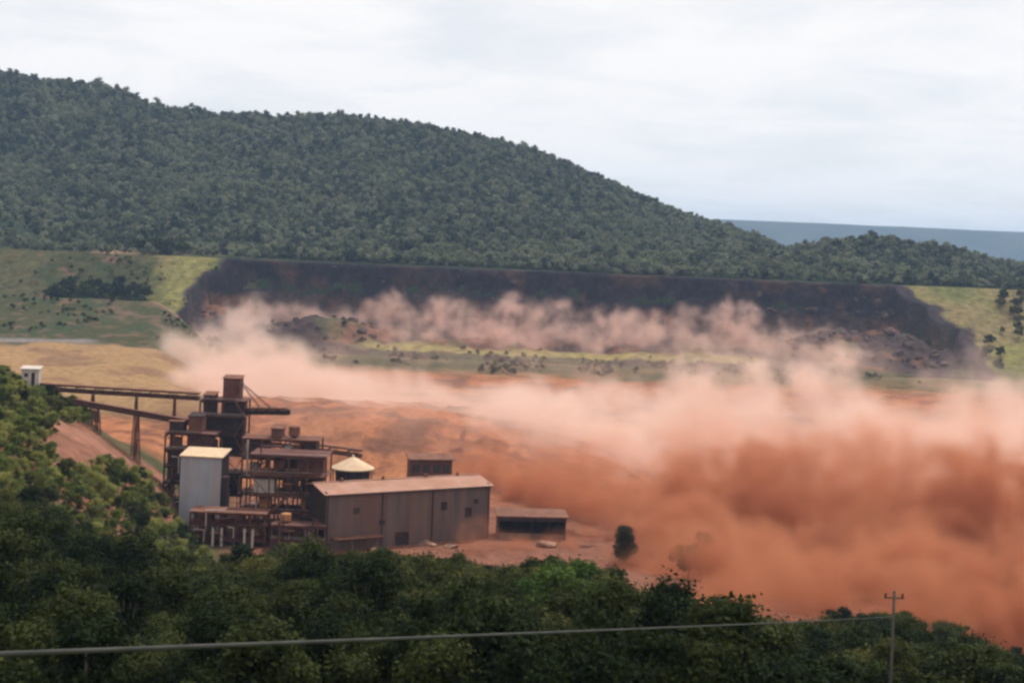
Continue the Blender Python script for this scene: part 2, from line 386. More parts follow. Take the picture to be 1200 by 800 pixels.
EARTH = [(h.x, h.y, r) for h, r in ((hit(105, 515), 9), (hit(82, 505), 8), (hit(125, 530), 8), (hit(160, 545), 6), (hit(185, 558), 5), (hit(150, 500), 5), (hit(60, 610), 4))]
def lerp3(a, b, t): return a + (np.asarray(b) - a) * t[..., None]
def ground_colour(x, y):
    q = qof(x, y)
    n1 = fbm(x, y, 30, 4, seed=11); n2 = fbm(x, y, 90, 4, seed=12); n3 = fbm(x, y, 9, 3, seed=13)
    c = np.zeros(x.shape + (3,)) + np.array((0.055, 0.060, 0.025))                    # woodland floor
    spur = sst(350, 390, y) * sst(560, 540, y) * sst(-330, -380, q)
    c = lerp3(c, (0.21, 0.095, 0.062), spur * sst(0.42, 0.55, n1))                    # bare red cuts on the spur
    c = lerp3(c, (0.10, 0.080, 0.040), spur * sst(0.52, 0.40, n1) * 0.8)
    for cx, cy_, r_ in EARTH:
        dd = np.hypot(x - cx, (y - cy_) * 0.55) + (n1 - .5) * 8
        c = lerp3(c, (0.27, 0.125, 0.085), sst(r_ * 1.15, r_ * 0.8, dd))
    plant = np.maximum(sst(380, 430, y), sst(285, 320, y) * sst(60, 140, q)) * sst(-345, -300, q) * sst(640, 600, y)
    c = lerp3(c, (0.19, 0.082, 0.054), plant)
    mud = sst(560, 600, y) * sst(1330, 1290, y)
    c = lerp3(c, (0.34, 0.142, 0.068), mud)
    c = lerp3(c, (0.32, 0.12, 0.06), mud * sst(0.45, 0.65, n2))
    c = lerp3(c, (0.19, 0.075, 0.045), mud * sst(0.5, 0.63, fbm(x, y * 1.6, 16, 4, seed=15)) * 0.85)
    c = lerp3(c, (0.13, 0.06, 0.04), mud * sst(0.58, 0.68, n1) * 0.8)
    toe = sst(1170, 1260, y + (n2 - .5) * 60) * sst(1345, 1325, y)
    c = lerp3(c, (0.13, 0.095, 0.050), toe)
    c = lerp3(c, (0.070, 0.066, 0.032), toe * sst(0.46, 0.58, n1))
    # fields left of the dam
    fld = sst(640, 760, y) * sst(1560, 1520, y) * sst(-335, -370, q - (n2 - 0.5) * 60)
    c = lerp3(c, (0.052, 0.053, 0.024), fld)
    c = lerp3(c, (0.045, 0.055, 0.026), fld * sst(0.45, 0.6, n1))
    c = lerp3(c, (0.12, 0.078, 0.052), fld * sst(0.58, 0.66, n3))
    c = lerp3(c, (0.22, 0.14, 0.085), fld * sst(0.56, 0.68, n2) * sst(1150, 1250, y))
    bare = fld * sst(1080, 1050, y + (n1 - 0.5) * 120)
    c = lerp3(c, (0.27, 0.165, 0.082), bare)
    c = lerp3(c, (0.20, 0.115, 0.065), bare * sst(0.5, 0.62, n1))
    c = lerp3(c, (0.18, 0.155, 0.145), fld * sst(-470, -500, q) * sst(1060, 1075, y) * sst(1110, 1095, y))  # haul road
    hill = sst(1330, 1400, y) * (1 - fld)
    c = lerp3(c, (0.030, 0.042, 0.025), hill)
    c = lerp3(c, (0.085, 0.078, 0.042), hill * sst(1640, 1560, y) * sst(0.45, 0.55, n1) * sst(-250, -320, q))
    c = lerp3(c, (0.13, 0.15, 0.06), sst(90, 40, y) * (0.6 + 0.4 * n3))
    return np.clip(c, 0.01, 0.8)

def sheet(ys, s, off=120.0, f=None):
    S, Y = np.meshgrid(s, ys); X = S * (Y + off)
    n, m = Y.shape
    idx = np.arange(n * m).reshape(n, m)
    F = np.stack([idx[:-1, :-1], idx[:-1, 1:], idx[1:, 1:], idx[1:, :-1]], -1).reshape(-1, 4)
    return X, Y, F
ys = np.concatenate([np.arange(-100, 100, 10), np.arange(100, 520, 3.5), np.arange(520, 1300, 6), np.arange(1300, 1520, 6), np.arange(1520, 2400, 9), np.geomspace(2400, 30000, 30)])
X, Y, F = sheet(ys, np.linspace(-0.62, 0.62, 440))
Zg = height(X, Y)
dz, dm, df = dam_height(X, Y)
in_dam = (Y > 1296) & (Y < CREST_Y + 10)
Zs = np.where(in_dam, np.minimum(Zg, dz) - 5, Zg)
ground = mesh_obj('ground', np_mesh('ground', np.stack([X, Y, Zs], -1).reshape(-1, 3), F, True, ground_colour(X, Y).reshape(-1, 3)), M['land'], kind='structure')

# far blue ridge
far_top = curve([(-3000, 270), (500, 256), (800, 257), (860, 259), (905, 261), (950, 263), (1000, 265), (1060, 266), (1120, 269), (1200, 273), (1600, 290), (3000, 330)])
ys2 = np.linspace(8200, 12500, 34)
Xf, Yf, Ff = sheet(ys2, np.linspace(-0.8, 0.8, 260))
qf = Xf * FPX / Yf
top = EYE - 10000 * (0.35 * far_top(qf) - 0.65 * 43.0) / FPX
top = EYE + 10000 * 43.0 / FPX + (fbm(Xf, Yf, 900, 4, seed=21) - 0.5) * 26
prof = np.exp(-((Yf - 10000) / 900.0) ** 2)
Zf = 55 + (top - 55) * prof + (fbm(Xf, Yf, 400, 4, seed=22) - 0.5) * 40 * prof * (1 - prof)
mesh_obj('far_ridge', np_mesh('far_ridge', np.stack([Xf, Yf, Zf], -1).reshape(-1, 3), Ff, True), M['far'], kind='structure')

# ------------------------------------------------------------------ dam
dam = empty('tailings_dam', (40, 1400, 45), label='long collapsing earth dam with dark scarp below the forested hill', cat='dam')
yd = np.concatenate([np.arange(1290, 1440, 3.0), np.arange(1440, 1482, 1.0), np.arange(1482, 1500, 3.0)])
Xd, Yd, Fd = sheet(yd, np.linspace(-0.42, 0.47, 520))
Zd, Md, FFd = dam_height(Xd, Yd)
Zd = np.where(Yd < 1300, Zd - (1300 - Yd) * 0.6, Zd)
Zd = np.where(Yd > CREST_Y + 8, Zd - (Yd - CREST_Y - 8) * 0.5, Zd)
n1 = fbm(Xd, Yd, 40, 4, seed=31); n2 = fbm(Xd, Yd, 110, 3, seed=32); n3 = fbm(Xd, Yd, 11, 3, seed=33)
cg = np.zeros(Xd.shape + (3,)) + np.array((0.175, 0.158, 0.056))
fq = sst(-395, -440, qof(Xd, Yd) + (n1 - .5) * 50)          # scrubby field beyond the mown abutment
cg = lerp3(cg, (0.050, 0.051, 0.023), fq)
cg = lerp3(cg, (0.12, 0.075, 0.05), fq * sst(0.55, 0.66, n1))
cg = lerp3(cg, (0.040, 0.050, 0.024), fq * sst(0.52, 0.62, n3))
cg = lerp3(cg, (0.11, 0.115, 0.042), sst(0.46, 0.62, n1) * (1 - fq))
cg = lerp3(cg, (0.20, 0.145, 0.075), sst(0.58, 0.7, n2) * 0.7 * (1 - 0.75 * fq))
cs = np.zeros(Xd.shape + (3,)) + np.array((0.022, 0.018, 0.026))                       # dark tailings, with some of the scarp's shade in the colour
rubc = np.zeros(Xd.shape + (3,)) + np.array((0.060, 0.040, 0.038))
rubc = lerp3(rubc, (0.17, 0.078, 0.050), sst(0.48, 0.62, n1))
rubc = lerp3(rubc, (0.085, 0.088, 0.038), sst(0.55, 0.68, fbm(Xd, Yd, 24, 4, seed=34)) * sst(1420, 1390, Yd) * 0.6)
berm = sst(1322, 1328, Yd) * sst(1362, 1350, Yd + (n1 - 0.5) * 22) * sst(-190, -150, qof(Xd, Yd)) * sst(330, 300, qof(Xd, Yd) + (n2 - .5) * 60)
rubc = lerp3(rubc, (0.23, 0.185, 0.070), berm)
rubc = lerp3(rubc, (0.075, 0.070, 0.035), sst(1328, 1318, Yd) * sst(0.35, 0.5, n1))
cs = lerp3(cs, (0.044, 0.031, 0.033), sst(0.5, 0.66, fbm(Xd, Zd * 2.5, 22, 4, seed=35)))
cs = lerp3(cs, (0.075, 0.042, 0.034), sst(0.60, 0.70, fbm(Xd, Zd * 1.2, 34, 4, seed=36)) * .7)
cm = rubc + (cs - rubc) * sst(88, 96, Zd + (n1 - 0.5) * 22)[..., None]
wide = np.clip(slump_mask(Xd * (1 - 0.0), Yd) + slump_mask(Xd + 7, Yd) + slump_mask(Xd - 19, Yd), 0, 1)
cm = cm + (np.array((0.040, 0.031, 0.036)) - cm) * ((1 - Md) * 0.9)[..., None]
cdam = cg + (cm - cg) * wide[..., None]
cdam = lerp3(cdam, (0.050, 0.062, 0.030), sst(CREST_Y - 1, CREST_Y + 3, Yd) * Md)
tl = np.stack([Xd - 40, Yd - 1400, Zd - 45], -1).reshape(-1, 3)
mesh_obj('embankment', np_mesh('embankment', tl, Fd, False, np.clip(cdam, .01, .8).reshape(-1, 3)), M['dam'], dam)
# broken chunks on the slumped face
def chunk(name, r, seed):
    bm = bmesh.new(); bmesh.ops.create_icosphere(bm, subdivisions=2, radius=1)
    q = np.random.default_rng(seed)
    pl = [(Vector(q.normal(size=3)).normalized(), q.uniform(0.45, 0.8)) for _ in range(11)]
    for v in bm.verts:
        for n_, d_ in pl:
            e = v.co.dot(n_)
            if e > d_: v.co -= n_ * (e - d_) * 0.9
        v.co *= q.uniform(0.93, 1.07)
        v.co = Vector((v.co.x * r[0], v.co.y * r[1], v.co.z * r[2]))
    me = bpy.data.meshes.new(name); bm.to_mesh(me); bm.free(); return me
M['chunk'] = mat_two('tailings_lump', (0.045, 0.034, 0.040), (0.12, 0.075, 0.060), scale=0.2, bump=0.6)
ch = [chunk('slump_block', (6, 4.5, 4.2), k) for k in range(5)]
for m_ in ch: m_.materials.append(M['chunk'])
for k in range(300):
    u = random.random()
    q = random.choice([random.uniform(-360, -150), random.uniform(290, 520), random.uniform(290, 520), random.uniform(-380, 520)])
    yy = random.uniform(1345, 1468); xx = q * yy / FPX
    mm = float(slump_mask(np.array([xx]), np.array([yy]))[0])
    if mm < 0.8: continue
    zz = float(dam_height(np.array([xx]), np.array([yy]))[0][0])
    o = mesh_obj('slump_block', ch[k % 5], None, dam)
    s = random.choice([0.35, 0.5, 0.6, 0.8, 1.1])
    o.location = (xx - 40, yy - 1400, zz - 45 + 0.6 * s); o.scale = (s, s, s)
    o.rotation_euler = (random.uniform(-.5, .5), random.uniform(-.5, .5), random.uniform(0, 6.28))

# ------------------------------------------------------------------ vegetation
def leaves(centres, radii, per, size, seed, flat=0.8):
    g = np.random.default_rng(seed); P = []; N = []
    for c, r in zip(centres, radii):
        n = max(8, int(per * r * r))
        d = g.normal(size=(n, 3)); d /= np.linalg.norm(d, axis=1)[:, None]
        rad = r * np.minimum(np.abs(g.normal(0.62, 0.36, n)), 1.6)
        p = np.asarray(c) + d * rad[:, None] * np.array((1, 1, flat))
        nn = d * 0.7 + g.normal(size=(n, 3)) * 0.55 + np.array((0, 0, 0.35)); nn /= np.linalg.norm(nn, axis=1)[:, None]
        P.append(p); N.append(nn)
    P = np.concatenate(P); N = np.concatenate(N); n = len(P)
    a = np.cross(N, g.normal(size=(n, 3))); a /= np.linalg.norm(a, axis=1)[:, None]; b = np.cross(N, a)
    s = size * g.uniform(0.6, 1.35, n)[:, None]
    V = np.stack([P - a * s, P - b * s * 0.6 + N * s * 0.12, P + a * s, P + b * s * 0.6 - N * s * 0.12], 1).reshape(-1, 3)
    return V, np.arange(4 * n).reshape(-1, 4)
def make_tree(seed, H=11.0, rad=5.0, nclump=16, per=300, size=0.225, kind='round', wob=0.35):
    g = np.random.default_rng(seed)
    cen = []; rr = []
    base = H * 0.32; ch_ = H - base
    for k in range(nclump):
        t = g.uniform(0.05, 1.0)
        prof = {'round': math.sqrt(max(0.05, 1 - (2 * t - 0.85) ** 2 * 0.75)), 'cone': 1.05 - 0.75 * t, 'flat': 0.45 + 0.75 * t, 'column': 0.62}[kind]
        prof *= 1 + wob * math.sin(3 * k + seed)
        ang = k * 2.4 + g.uniform(-.5, .5); rh = rad * prof * g.uniform(0.35, 0.82)
        cen.append((rh * math.cos(ang), rh * math.sin(ang), base + ch_ * (0.08 + 0.80 * t)))
        rr.append(rad * g.uniform(0.15, 0.40))
    cen.append((0, 0, base + ch_ * 0.5)); rr.append(rad * 0.45)
    V, Fc = leaves(cen, rr, per, size, seed + 50)
    crown = np_mesh('crown', V, Fc)
    mb = MB(); lean = g.uniform(-.4, .4, 2)
    fork = Vector((lean[0], lean[1], base * 0.95))
    mb.tube([(0, 0, -1.5), (lean[0] * .3, lean[1] * .3, base * .4), fork, (lean[0] * 1.4, lean[1] * 1.4, H * 0.8)], [0.30 * rad / 5, 0.24 * rad / 5, 0.19 * rad / 5, 0.05], 7)
    for c in cen[::2]:
        e = Vector(c); mb.tube([fork * g.uniform(0.8, 1.0), fork.lerp(e, 0.5) + Vector((0, 0, 0.3)), e], [0.12 * rad / 5, 0.08 * rad / 5, 0.03], 5)
    me = bpy.data.meshes.new('trunk'); me.from_pydata(mb.v, [], mb.f); me.update(); me.materials.append(M['bark'])
    return crown, me
near_trees = [make_tree(k, H=(10.5, 9.2, 11.6, 8.6, 12.4, 11.0, 9.8, 10.6)[k], rad=(4.6, 5.2, 4.2, 4.9, 3.9, 4.8, 5.3, 4.4)[k], kind=('round', 'flat', 'cone', 'round', 'column', 'round', 'flat', 'cone')[k], nclump=24 + 3 * (k % 4), per=(330, 260, 330, 300, 260, 150, 330, 220)[k], size=(.21, .2, .19, .22, .2, .21, .2, .18)[k]) for k in range(8)]
shrubs = [make_tree(100 + k, H=5.6, rad=3.0, nclump=10, per=330, size=0.19, kind='round') for k in range(4)]
mids = [make_tree(200 + k, H=10, rad=4.6, nclump=11, per=22, size=0.9) for k in range(4)]
_mm = {}
def crown_mesh(src, mat):
    key = (src.name, mat.name)
    if key not in _mm:
        me = src.copy(); me.name = 'crown'; me.materials.clear(); me.materials.append(mat); _mm[key] = me
    return _mm[key]
def plant_tree(name, src, mat, x, y, scale, label, cat, group, z=None, sz=1.0):
    if z is None: z = gz(x, y)
    o = empty(name, (x, y, z - 0.2), random.uniform(0, 6.28), label=label, cat=cat, group=group)
    o.scale = (scale, scale, scale * sz)
    mesh_obj('crown', crown_mesh(src[0], mat), None, o)
    mesh_obj('trunk', src[1], None, o)
    return o
def jitter_grid(y0, y1, sp, q0, q1, jit=0.38):
    out = []; y = y0; row = 0
    while y < y1:
        x = q0 * y / FPX + (row % 2) * sp * 0.5
        while x < q1 * y / FPX:
            out.append((x + random.uniform(-jit, jit) * sp, y + random.uniform(-jit, jit) * sp)); x += sp
        y += sp * 0.87; row += 1
    return out
def wood_zone(q):
    px = q + 600
    if px < 190: return 'below the red earth spur'
    if px < 380: return 'below the rusty steel plant'
    if px < 600: return 'in front of the long warehouse'
    if px < 800: return 'below the low open shed'
    return 'in front of the red dust front'
spots = jitter_grid(104, 318, 8.4, -700, 700) + jitter_grid(319, 352, 6.5, 110, 720)
spots.sort(key=lambda p: p[1])
near_wood_rest = []
LOOK = {'dark': 'dark green', 'olive': 'olive', 'lime': 'lime green', 'sunny': 'pale green'}
SHAPE = ['rounded', 'flat-topped', 'tapering', 'squat', 'narrow', 'sparse', 'spreading', 'thin']
lime_at = [W(640, 705, 178), W(650, 705, 190), W(655, 705, 203)]
count = 0
for (x, y) in spots:
    q = x / y * FPX
    inside = abs(q) < 625
    n = float(fbm(np.array([x]), np.array([y]), 38, 2, seed=41)[0]) + random.uniform(-.16, .16)
    kind = 'olive' if n > 0.52 else 'dark'
    if any((x - p.x) ** 2 + (y - p.y) ** 2 < 34 for p in lime_at): kind = 'lime'
    s = random.choice([random.uniform(0.6, 0.95), random.uniform(0.85, 1.15), random.uniform(1.05, 1.4)]) * (1 if y < 240 else 0.85)
    if y > 215: s = min(s, 1.0)
    if y > 319: s = random.uniform(0.45, 0.8)
    if kind == 'lime': s = 1.2
    if q > 430 and y < 150: kind = random.choice(['sunny', 'olive']); s *= 0.55
    if inside and count < 300:
        ti = random.randrange(8); SIZE = 'small' if s < 0.85 else ('large' if s > 1.1 else 'mid-sized')
        edge = ' by the wood edge' if y > 250 else (' low on the slope' if y < 165 else '')
        plant_tree('broadleaf_tree', near_trees[ti], M[kind + '_leaf'], x, y, s,
                   f'{SIZE} {LOOK[kind]} {SHAPE[ti]} tree {wood_zone(q)}{edge}', 'tree', f'{kind} trees of the near wood', sz=random.uniform(0.9, 1.12))
        count += 1
    else:
        near_wood_rest.append((x, y, s))

# sunlit scrub on the spur left of the plant
spur = [p for p in jitter_grid(338, 540, 5.8, -720, -352)]
spur_rest = []
def on_mound(x, y, h=2.0):
    z = gz(x, y) + h
    a = x * FPX / y; c = (EYE - z) * FPX / y
    px = 600 + a * math.cos(ROLL) - c * math.sin(ROLL); py = 290 + a * math.sin(ROLL) + c * math.cos(ROLL)
    return ((px - 105) / 50) ** 2 + ((py - 520) / 27) ** 2 < 1 or ((px - 172) / 32) ** 2 + ((py - 550 - (px - 172) * .5) / 11) ** 2 < 1
bare_spots = [(Vector((a_, b_, 0)), r_ * 1.05) for a_, b_, r_ in EARTH]
count = 0
spur.sort(key=lambda p: p[1])
for (x, y) in spur:
    q = x / y * FPX
    if any((x - p.x) ** 2 + ((y - p.y) * 0.6) ** 2 < r * r for p, r in bare_spots): continue
    if y > 480 and q > -440: continue
    if on_mound(x, y): continue
    if y > 470 and q > -385: continue
    s = random.uniform(0.65, 1.15)
    n = random.random()
    if abs(q) < 625 and count < 170:
        k = 'sunny' if n < 0.70 else ('olive' if n < 0.92 else 'dark')
        lk = {'sunny': 'yellow green sunlit', 'olive': 'olive', 'dark': 'dark green'}[k]
        zone = 'at the foot of the red spur' if y < 400 else ('on the flank of the red spur' if y < 460 else 'on top of the spur beside the conveyor')
        si = random.randrange(4); sw = 'small' if s < .82 else ('large' if s > 1.0 else 'mid-sized'); hgt = random.uniform(0.85, 1.35); hw = 'tall' if hgt > 1.1 else 'squat'
        plant_tree('shrub', shrubs[si], M[k + '_leaf'], x, y, s, f'{sw} {hw} {lk} shrub {zone}', 'shrub', f'{k} scrub on the spur', sz=hgt)
        count += 1
    else:
        spur_rest.append((x, y, s))

for k in range(16):
    h = hit(random.uniform(205, 385), random.uniform(640, 652))
    kk = random.choice(['sunny', 'olive', 'dark'])
    plant_tree('shrub', random.choice(shrubs), M[kk + '_leaf'], h.x, min(h.y, 474) - 6, random.uniform(0.5, 0.95), f'{dict(sunny="yellow green", olive="olive", dark="dark green")[kk]} shrub at the foot of the rusty steel frames', 'shrub', 'shrubs at the plant foot')
# trees one can pick out round the dam
def mid_tree(px, py, D, s, mat, label, group, on_dam=False, name='broadleaf_tree', cat='tree'):
    p = W(px, py, D)
    z = float(dam_height(np.array([p.x]), np.array([D]))[0][0]) if on_dam else gz(p.x, D)
    plant_tree(name, random.choice(mids), mat, p.x, D, s, label, cat, group, z=z)
for k in range(30):
    mid_tree(58 + 3.9 * k + random.uniform(-4, 4), 330, 1385 + random.uniform(-18, 14), random.uniform(1.3, 2.1), M['dark_leaf'], 'dark tree in the row across the green field left of the dam', 'field tree row', on_dam=True)
for k in range(60):
    mid_tree(random.uniform(-10, 165), 350, random.uniform(1150, 1440), random.uniform(0.35, 0.7), M['olive_leaf'], 'small olive bush scattered over the green field left of the dam', 'field bushes', True, 'shrub', 'shrub')
for k in range(10):
    mid_tree(random.uniform(158, 216), 285, random.uniform(1505, 1530), random.uniform(1.2, 1.8), M['dark_leaf'], 'dark tree in the clump at the head of the left grass abutment', 'abutment head trees')
for k in range(26):
    mid_tree(random.uniform(150, 215), 380, random.uniform(1300, 1370), random.uniform(0.35, 0.75), M['olive_leaf'], 'small bush at the foot of the grass abutment left of the scarp', 'abutment bushes', True, 'shrub', 'shrub')
for k in range(26):
    mid_tree(random.uniform(1150, 1215), 390, random.uniform(1320, 1475), random.uniform(0.7, 1.5), M['olive_leaf'], 'tree on the grass abutment right of the scarp', 'right abutment trees', True)
for k in range(46):
    px = random.choice([random.uniform(300, 430), random.uniform(430, 930), random.uniform(940, 1120)])
    mid_tree(px, 400, random.uniform(1312, 1330) if 430 < px < 930 else random.uniform(1320, 1400), random.uniform(0.3, 0.6), M['olive_leaf'], 'battered bush carried down on the slumped dam face', 'bushes on the slump', True, 'shrub', 'shrub')
p = W(733, 606, 479); plant_tree('broadleaf_tree', make_tree(77, H=15.5, rad=4.6, nclump=60, per=380, kind='cone', wob=0.25), M['dark_leaf'], p.x, 479, 1.1, 'dark tapering tree half swallowed by dust right of the low shed', 'tree', None, z=gz(p.x, 479) - 4.0)
for px, py, D, s in ((806, 672, 424, 1.1), (822, 668, 418, 1.3), (840, 676, 421, 1.15), (830, 670, 428, 1.2), (1192, 700, 425, 1.3), (1205, 690, 430, 1.4), (1070, 690, 450, 1.0)):
    p = W(px, py, D)
    plant_tree('broadleaf_tree', near_trees[int(px) % 5], M['dark_leaf'], p.x, D, s, 'dark tree added to darken the red dust front', 'tree', 'trees added to darken the dust')  # trees put in to make the dark pockets in the dust
p = W(56, 446, 522); plant_tree('broadleaf_tree', near_trees[1], M['dark_leaf'], p.x, p.y, 0.62, 'dark round tree beside the white hut at the conveyor tail', 'tree', None)

# woods too far off to count: instanced leaf crowns
kit = bpy.data.collections.new('forest_kit')        # not in the scene: only a source of shapes
def kit_tree(seed, rad, H, per, size, mat, nclump):
    g = np.random.default_rng(seed); cen = []; rr = []
    for k in range(nclump):
        a = k * 2.4 + g.uniform(-.4, .4); t = g.uniform(0, 1)
        rh = rad * (1 - 0.55 * t) * g.uniform(0.3, 0.8)
        cen.append((rh * math.cos(a), rh * math.sin(a), H * (0.38 + 0.5 * t))); rr.append(rad * g.uniform(0.32, 0.52))
    V, Fc = leaves(cen, rr, per, size, seed)
    o = bpy.data.objects.new('forest_crown', np_mesh('forest_crown', V, Fc)); o.data.materials.append(mat); kit.objects.link(o)
def scatter(name, pts, coll, label, cat, parent=None):
    me = bpy.data.meshes.new(name)
    P = np.array([p[:3] for p in pts], np.float32)
    me.vertices.add(len(P)); me.vertices.foreach_set('co', P.ravel())
    a = me.attributes.new('size', 'FLOAT', 'POINT'); a.data.foreach_set('value', np.array([p[3] for p in pts], np.float32))
    o = mesh_obj(name, me, None, None, label=label, cat=cat, kind='stuff')
    ng = bpy.data.node_groups.new(name, 'GeometryNodeTree')
    ng.interface.new_socket('Geometry', in_out='INPUT', socket_type='NodeSocketGeometry')
    ng.interface.new_socket('Geometry', in_out='OUTPUT', socket_type='NodeSocketGeometry')
    gi = nd(ng, 'NodeGroupInput'); go = nd(ng, 'NodeGroupOutput')
    ci = nd(ng, 'GeometryNodeCollectionInfo'); ci.inputs['Collection'].default_value = coll
    ci.inputs['Separate Children'].default_value = True; ci.inputs['Reset Children'].default_value = True
    ip = nd(ng, 'GeometryNodeInstanceOnPoints'); ip.inputs['Pick Instance'].default_value = True
    rv = nd(ng, 'FunctionNodeRandomValue', data_type='FLOAT_VECTOR')
    rv.inputs[0].default_value = (-0.08, -0.08, 0); rv.inputs[1].default_value = (0.08, 0.08, 6.28)
    na = nd(ng, 'GeometryNodeInputNamedAttribute', data_type='FLOAT'); na.inputs['Name'].default_value = 'size'
    ng.links.new(gi.outputs[0], ip.inputs['Points']); ng.links.new(ci.outputs[0], ip.inputs['Instance'])
    ng.links.new(rv.outputs[0], ip.inputs['Rotation']); ng.links.new(na.outputs['Attribute'], ip.inputs['Scale'])
    ng.links.new(ip.outputs[0], go.inputs[0])
    md = o.modifiers.new('scatter', 'NODES'); md.node_group = ng
    return o
for k in range(7): kit_tree(300 + k, (4.6, 5.4, 3.4, 4.2, 5.0, 3.0, 4.6)[k], (9, 8.5, 11, 10, 12, 8, 9.5)[k], 26, 0.7, M['hill_leaf'], (8, 10, 6, 8, 9, 5, 7)[k])
hx, hy = np.meshgrid(np.arange(-1150, 1150, 7.2), np.arange(1500, 2440, 7.2))
hx = (hx + rng.uniform(-3.4, 3.4, hx.shape)).ravel(); hy = (hy + rng.uniform(-3.4, 3.4, hy.shape)).ravel()
hq = hx * FPX / hy
keep = (np.abs(hq) < 740)
clear = sst(1690, 1600, hy + (fbm(hx, hy, 70, 3, seed=51) - .5) * 160) * sst(-235, -290, hq)
keep &= rng.random(hx.shape) > clear * 0.72
keep &= rng.random(hx.shape) < np.where(fbm(hx, hy, 55, 3, seed=53) > 0.62, 0.75, 0.97)
hx, hy = hx[keep], hy[keep]
hz = height(hx, hy)
hs = rng.uniform(0.45, 1.35, hx.shape) * (0.72 + 0.75 * fbm(hx, hy, 90, 3, seed=52)) + (rng.random(hx.shape) < 0.03) * 0.35
scatter('hillside_forest', np.stack([hx, hy, hz - 1, hs], 1), kit, 'dense forest covering the long hill behind the dam', 'forest')
kit2 = bpy.data.collections.new('wood_kit')
for k, m_ in enumerate(('dark_leaf', 'olive_leaf', 'dark_leaf')):
    o = bpy.data.objects.new('wood_crown', crown_mesh(near_trees[k][0], M[m_])); kit2.objects.link(o)
scatter('near_wood', [(x, y, gz(x, y) - .2, s) for x, y, s in near_wood_rest], kit2, 'far side of the near wood running down to the plant', 'wood')
kit3 = bpy.data.collections.new('scrub_kit')
for k, m_ in enumerate(('sunny_leaf', 'olive_leaf', 'sunny_leaf', 'dark_leaf')):
    o = bpy.data.objects.new('scrub_crown', crown_mesh(shrubs[k][0], M[m_])); kit3.objects.link(o)
low = []
for (x, y) in jitter_grid(332, 545, 3.3, -720, -345, 0.5):
    if any((x - p.x) ** 2 + ((y - p.y) * 0.6) ** 2 < (r * .8) ** 2 for p, r in bare_spots): continue
    if y > 485 and x / y * FPX > -440: continue
    if on_mound(x, y, 1.0): continue
    low.append((x, y, gz(x, y) - 0.6, random.uniform(0.25, 0.55)))
slope = []
for (x, y) in jitter_grid(316, 430, 4.6, -360, 720, 0.5):
    if y > 332 and x / y * FPX > 40: continue
    slope.append((x, y, gz(x, y) - 0.6, random.uniform(0.25, 0.5)))
kit4 = bpy.data.collections.new('dull_scrub_kit')
for k, m_ in enumerate(('olive_leaf', 'dark_leaf', 'olive_leaf')):
    o = bpy.data.objects.new('scrub_crown', crown_mesh(shrubs[k][0], M[m_])); kit4.objects.link(o)
fx = rng.uniform(-520, -200, 900); fy = rng.uniform(1040, 1560, 900); fq_ = fx * FPX / fy
fk = (fq_ < -345) & (fbm(fx, fy, 60, 3, seed=61) > 0.50)
fz = np.where((fy > 1296) & (fy < CREST_Y + 10), dam_height(fx, fy)[0], height(fx, fy))
field_scrub = [(a_, b_, c_ - .3, s_) for a_, b_, c_, s_, k_ in zip(fx, fy, fz, rng.uniform(0.4, 1.1, 900), fk) if k_ and b_ > 1120]
scatter('field_scrub', field_scrub, kit4, 'scattered scrub over the rough field left of the dam', 'scrub')
scatter('undergrowth', low + [(x, y, gz(x, y) - .2, s) for x, y, s in spur_rest], kit3, 'low tangled scrub filling the slope between the trees and the plant', 'scrub')
toe_x = rng.uniform(-300, 420, 1500); toe_y = rng.uniform(1215, 1316, 1500)
tk_ = fbm(toe_x, toe_y, 30, 3, seed=71) > 0.53
toe_x = toe_x[tk_]; toe_y = toe_y[tk_]
scatter('toe_scrub', [(a_, b_, float(c_) - .3, s_) for a_, b_, c_, s_ in zip(toe_x, toe_y, height(toe_x, toe_y), rng.uniform(0.25, 1.2, len(toe_x)))], kit4, 'dusty scrub along the foot of the dam', 'scrub')
scatter('slope_scrub', slope, kit4, 'dull low scrub on the slope between the near wood and the plant', 'scrub')

# ------------------------------------------------------------------ mine plant
# long warehouse
wz = 43.0
wh = empty('warehouse', (-59.7, 480, wz), R(30), label='long grey brown metal warehouse with shallow dusty pink roof', cat='warehouse')
L_, Dp, H_ = 64.0, 22.0, 20.0
seam = 40.5
for x0, x1, yy in ((0, seam, 0.0), (seam + 0.15, L_, 0.25)):
    b = MB().box(x0, x1, yy, yy + 0.3, 0, H_)
    b.build('wall_panel', M['wall_metal'], wh)
MB().box(0.05, 0.35, 0.35, Dp, 0, H_ + 1.0).build('gable_wall', M['dark_steel'], wh)  # shade on this end is put into the darker colour
MB().box(L_ - 0.35, L_ - 0.05, 0.6, Dp, 0, H_ + 1.0).build('gable_wall', M['wall_metal'], wh)
MB().box(0.4, L_ - 0.4, Dp - 0.3, Dp - 0.02, 0, H_).build('back_wall', M['wall_metal'], wh)
rf = MB().prism([(-0.8, H_ + 0.02), (Dp / 2, H_ + 2.2), (Dp + 0.8, H_ + 0.02), (Dp + 0.8, H_ + 0.32), (Dp / 2, H_ + 2.5), (-0.8, H_ + 0.32)], -1.0, L_ + 1.0).build('roof', M['roof_metal'], wh)
MB().beam((-1, Dp / 2, H_ + 2.6), (L_ + 1, Dp / 2, H_ + 2.6), 1.0, 0.25).build('ridge_cap', M['roof_metal'], rf)
for x in (10, 26, 43, 56):
    MB().tube([(x, Dp / 2, H_ + 2.5), (x, Dp / 2, H_ + 3.4), (x, Dp / 2, H_ + 3.6)], [0.5, 0.5, 0.8], 8).build('roof_vent', M['rust'], rf)
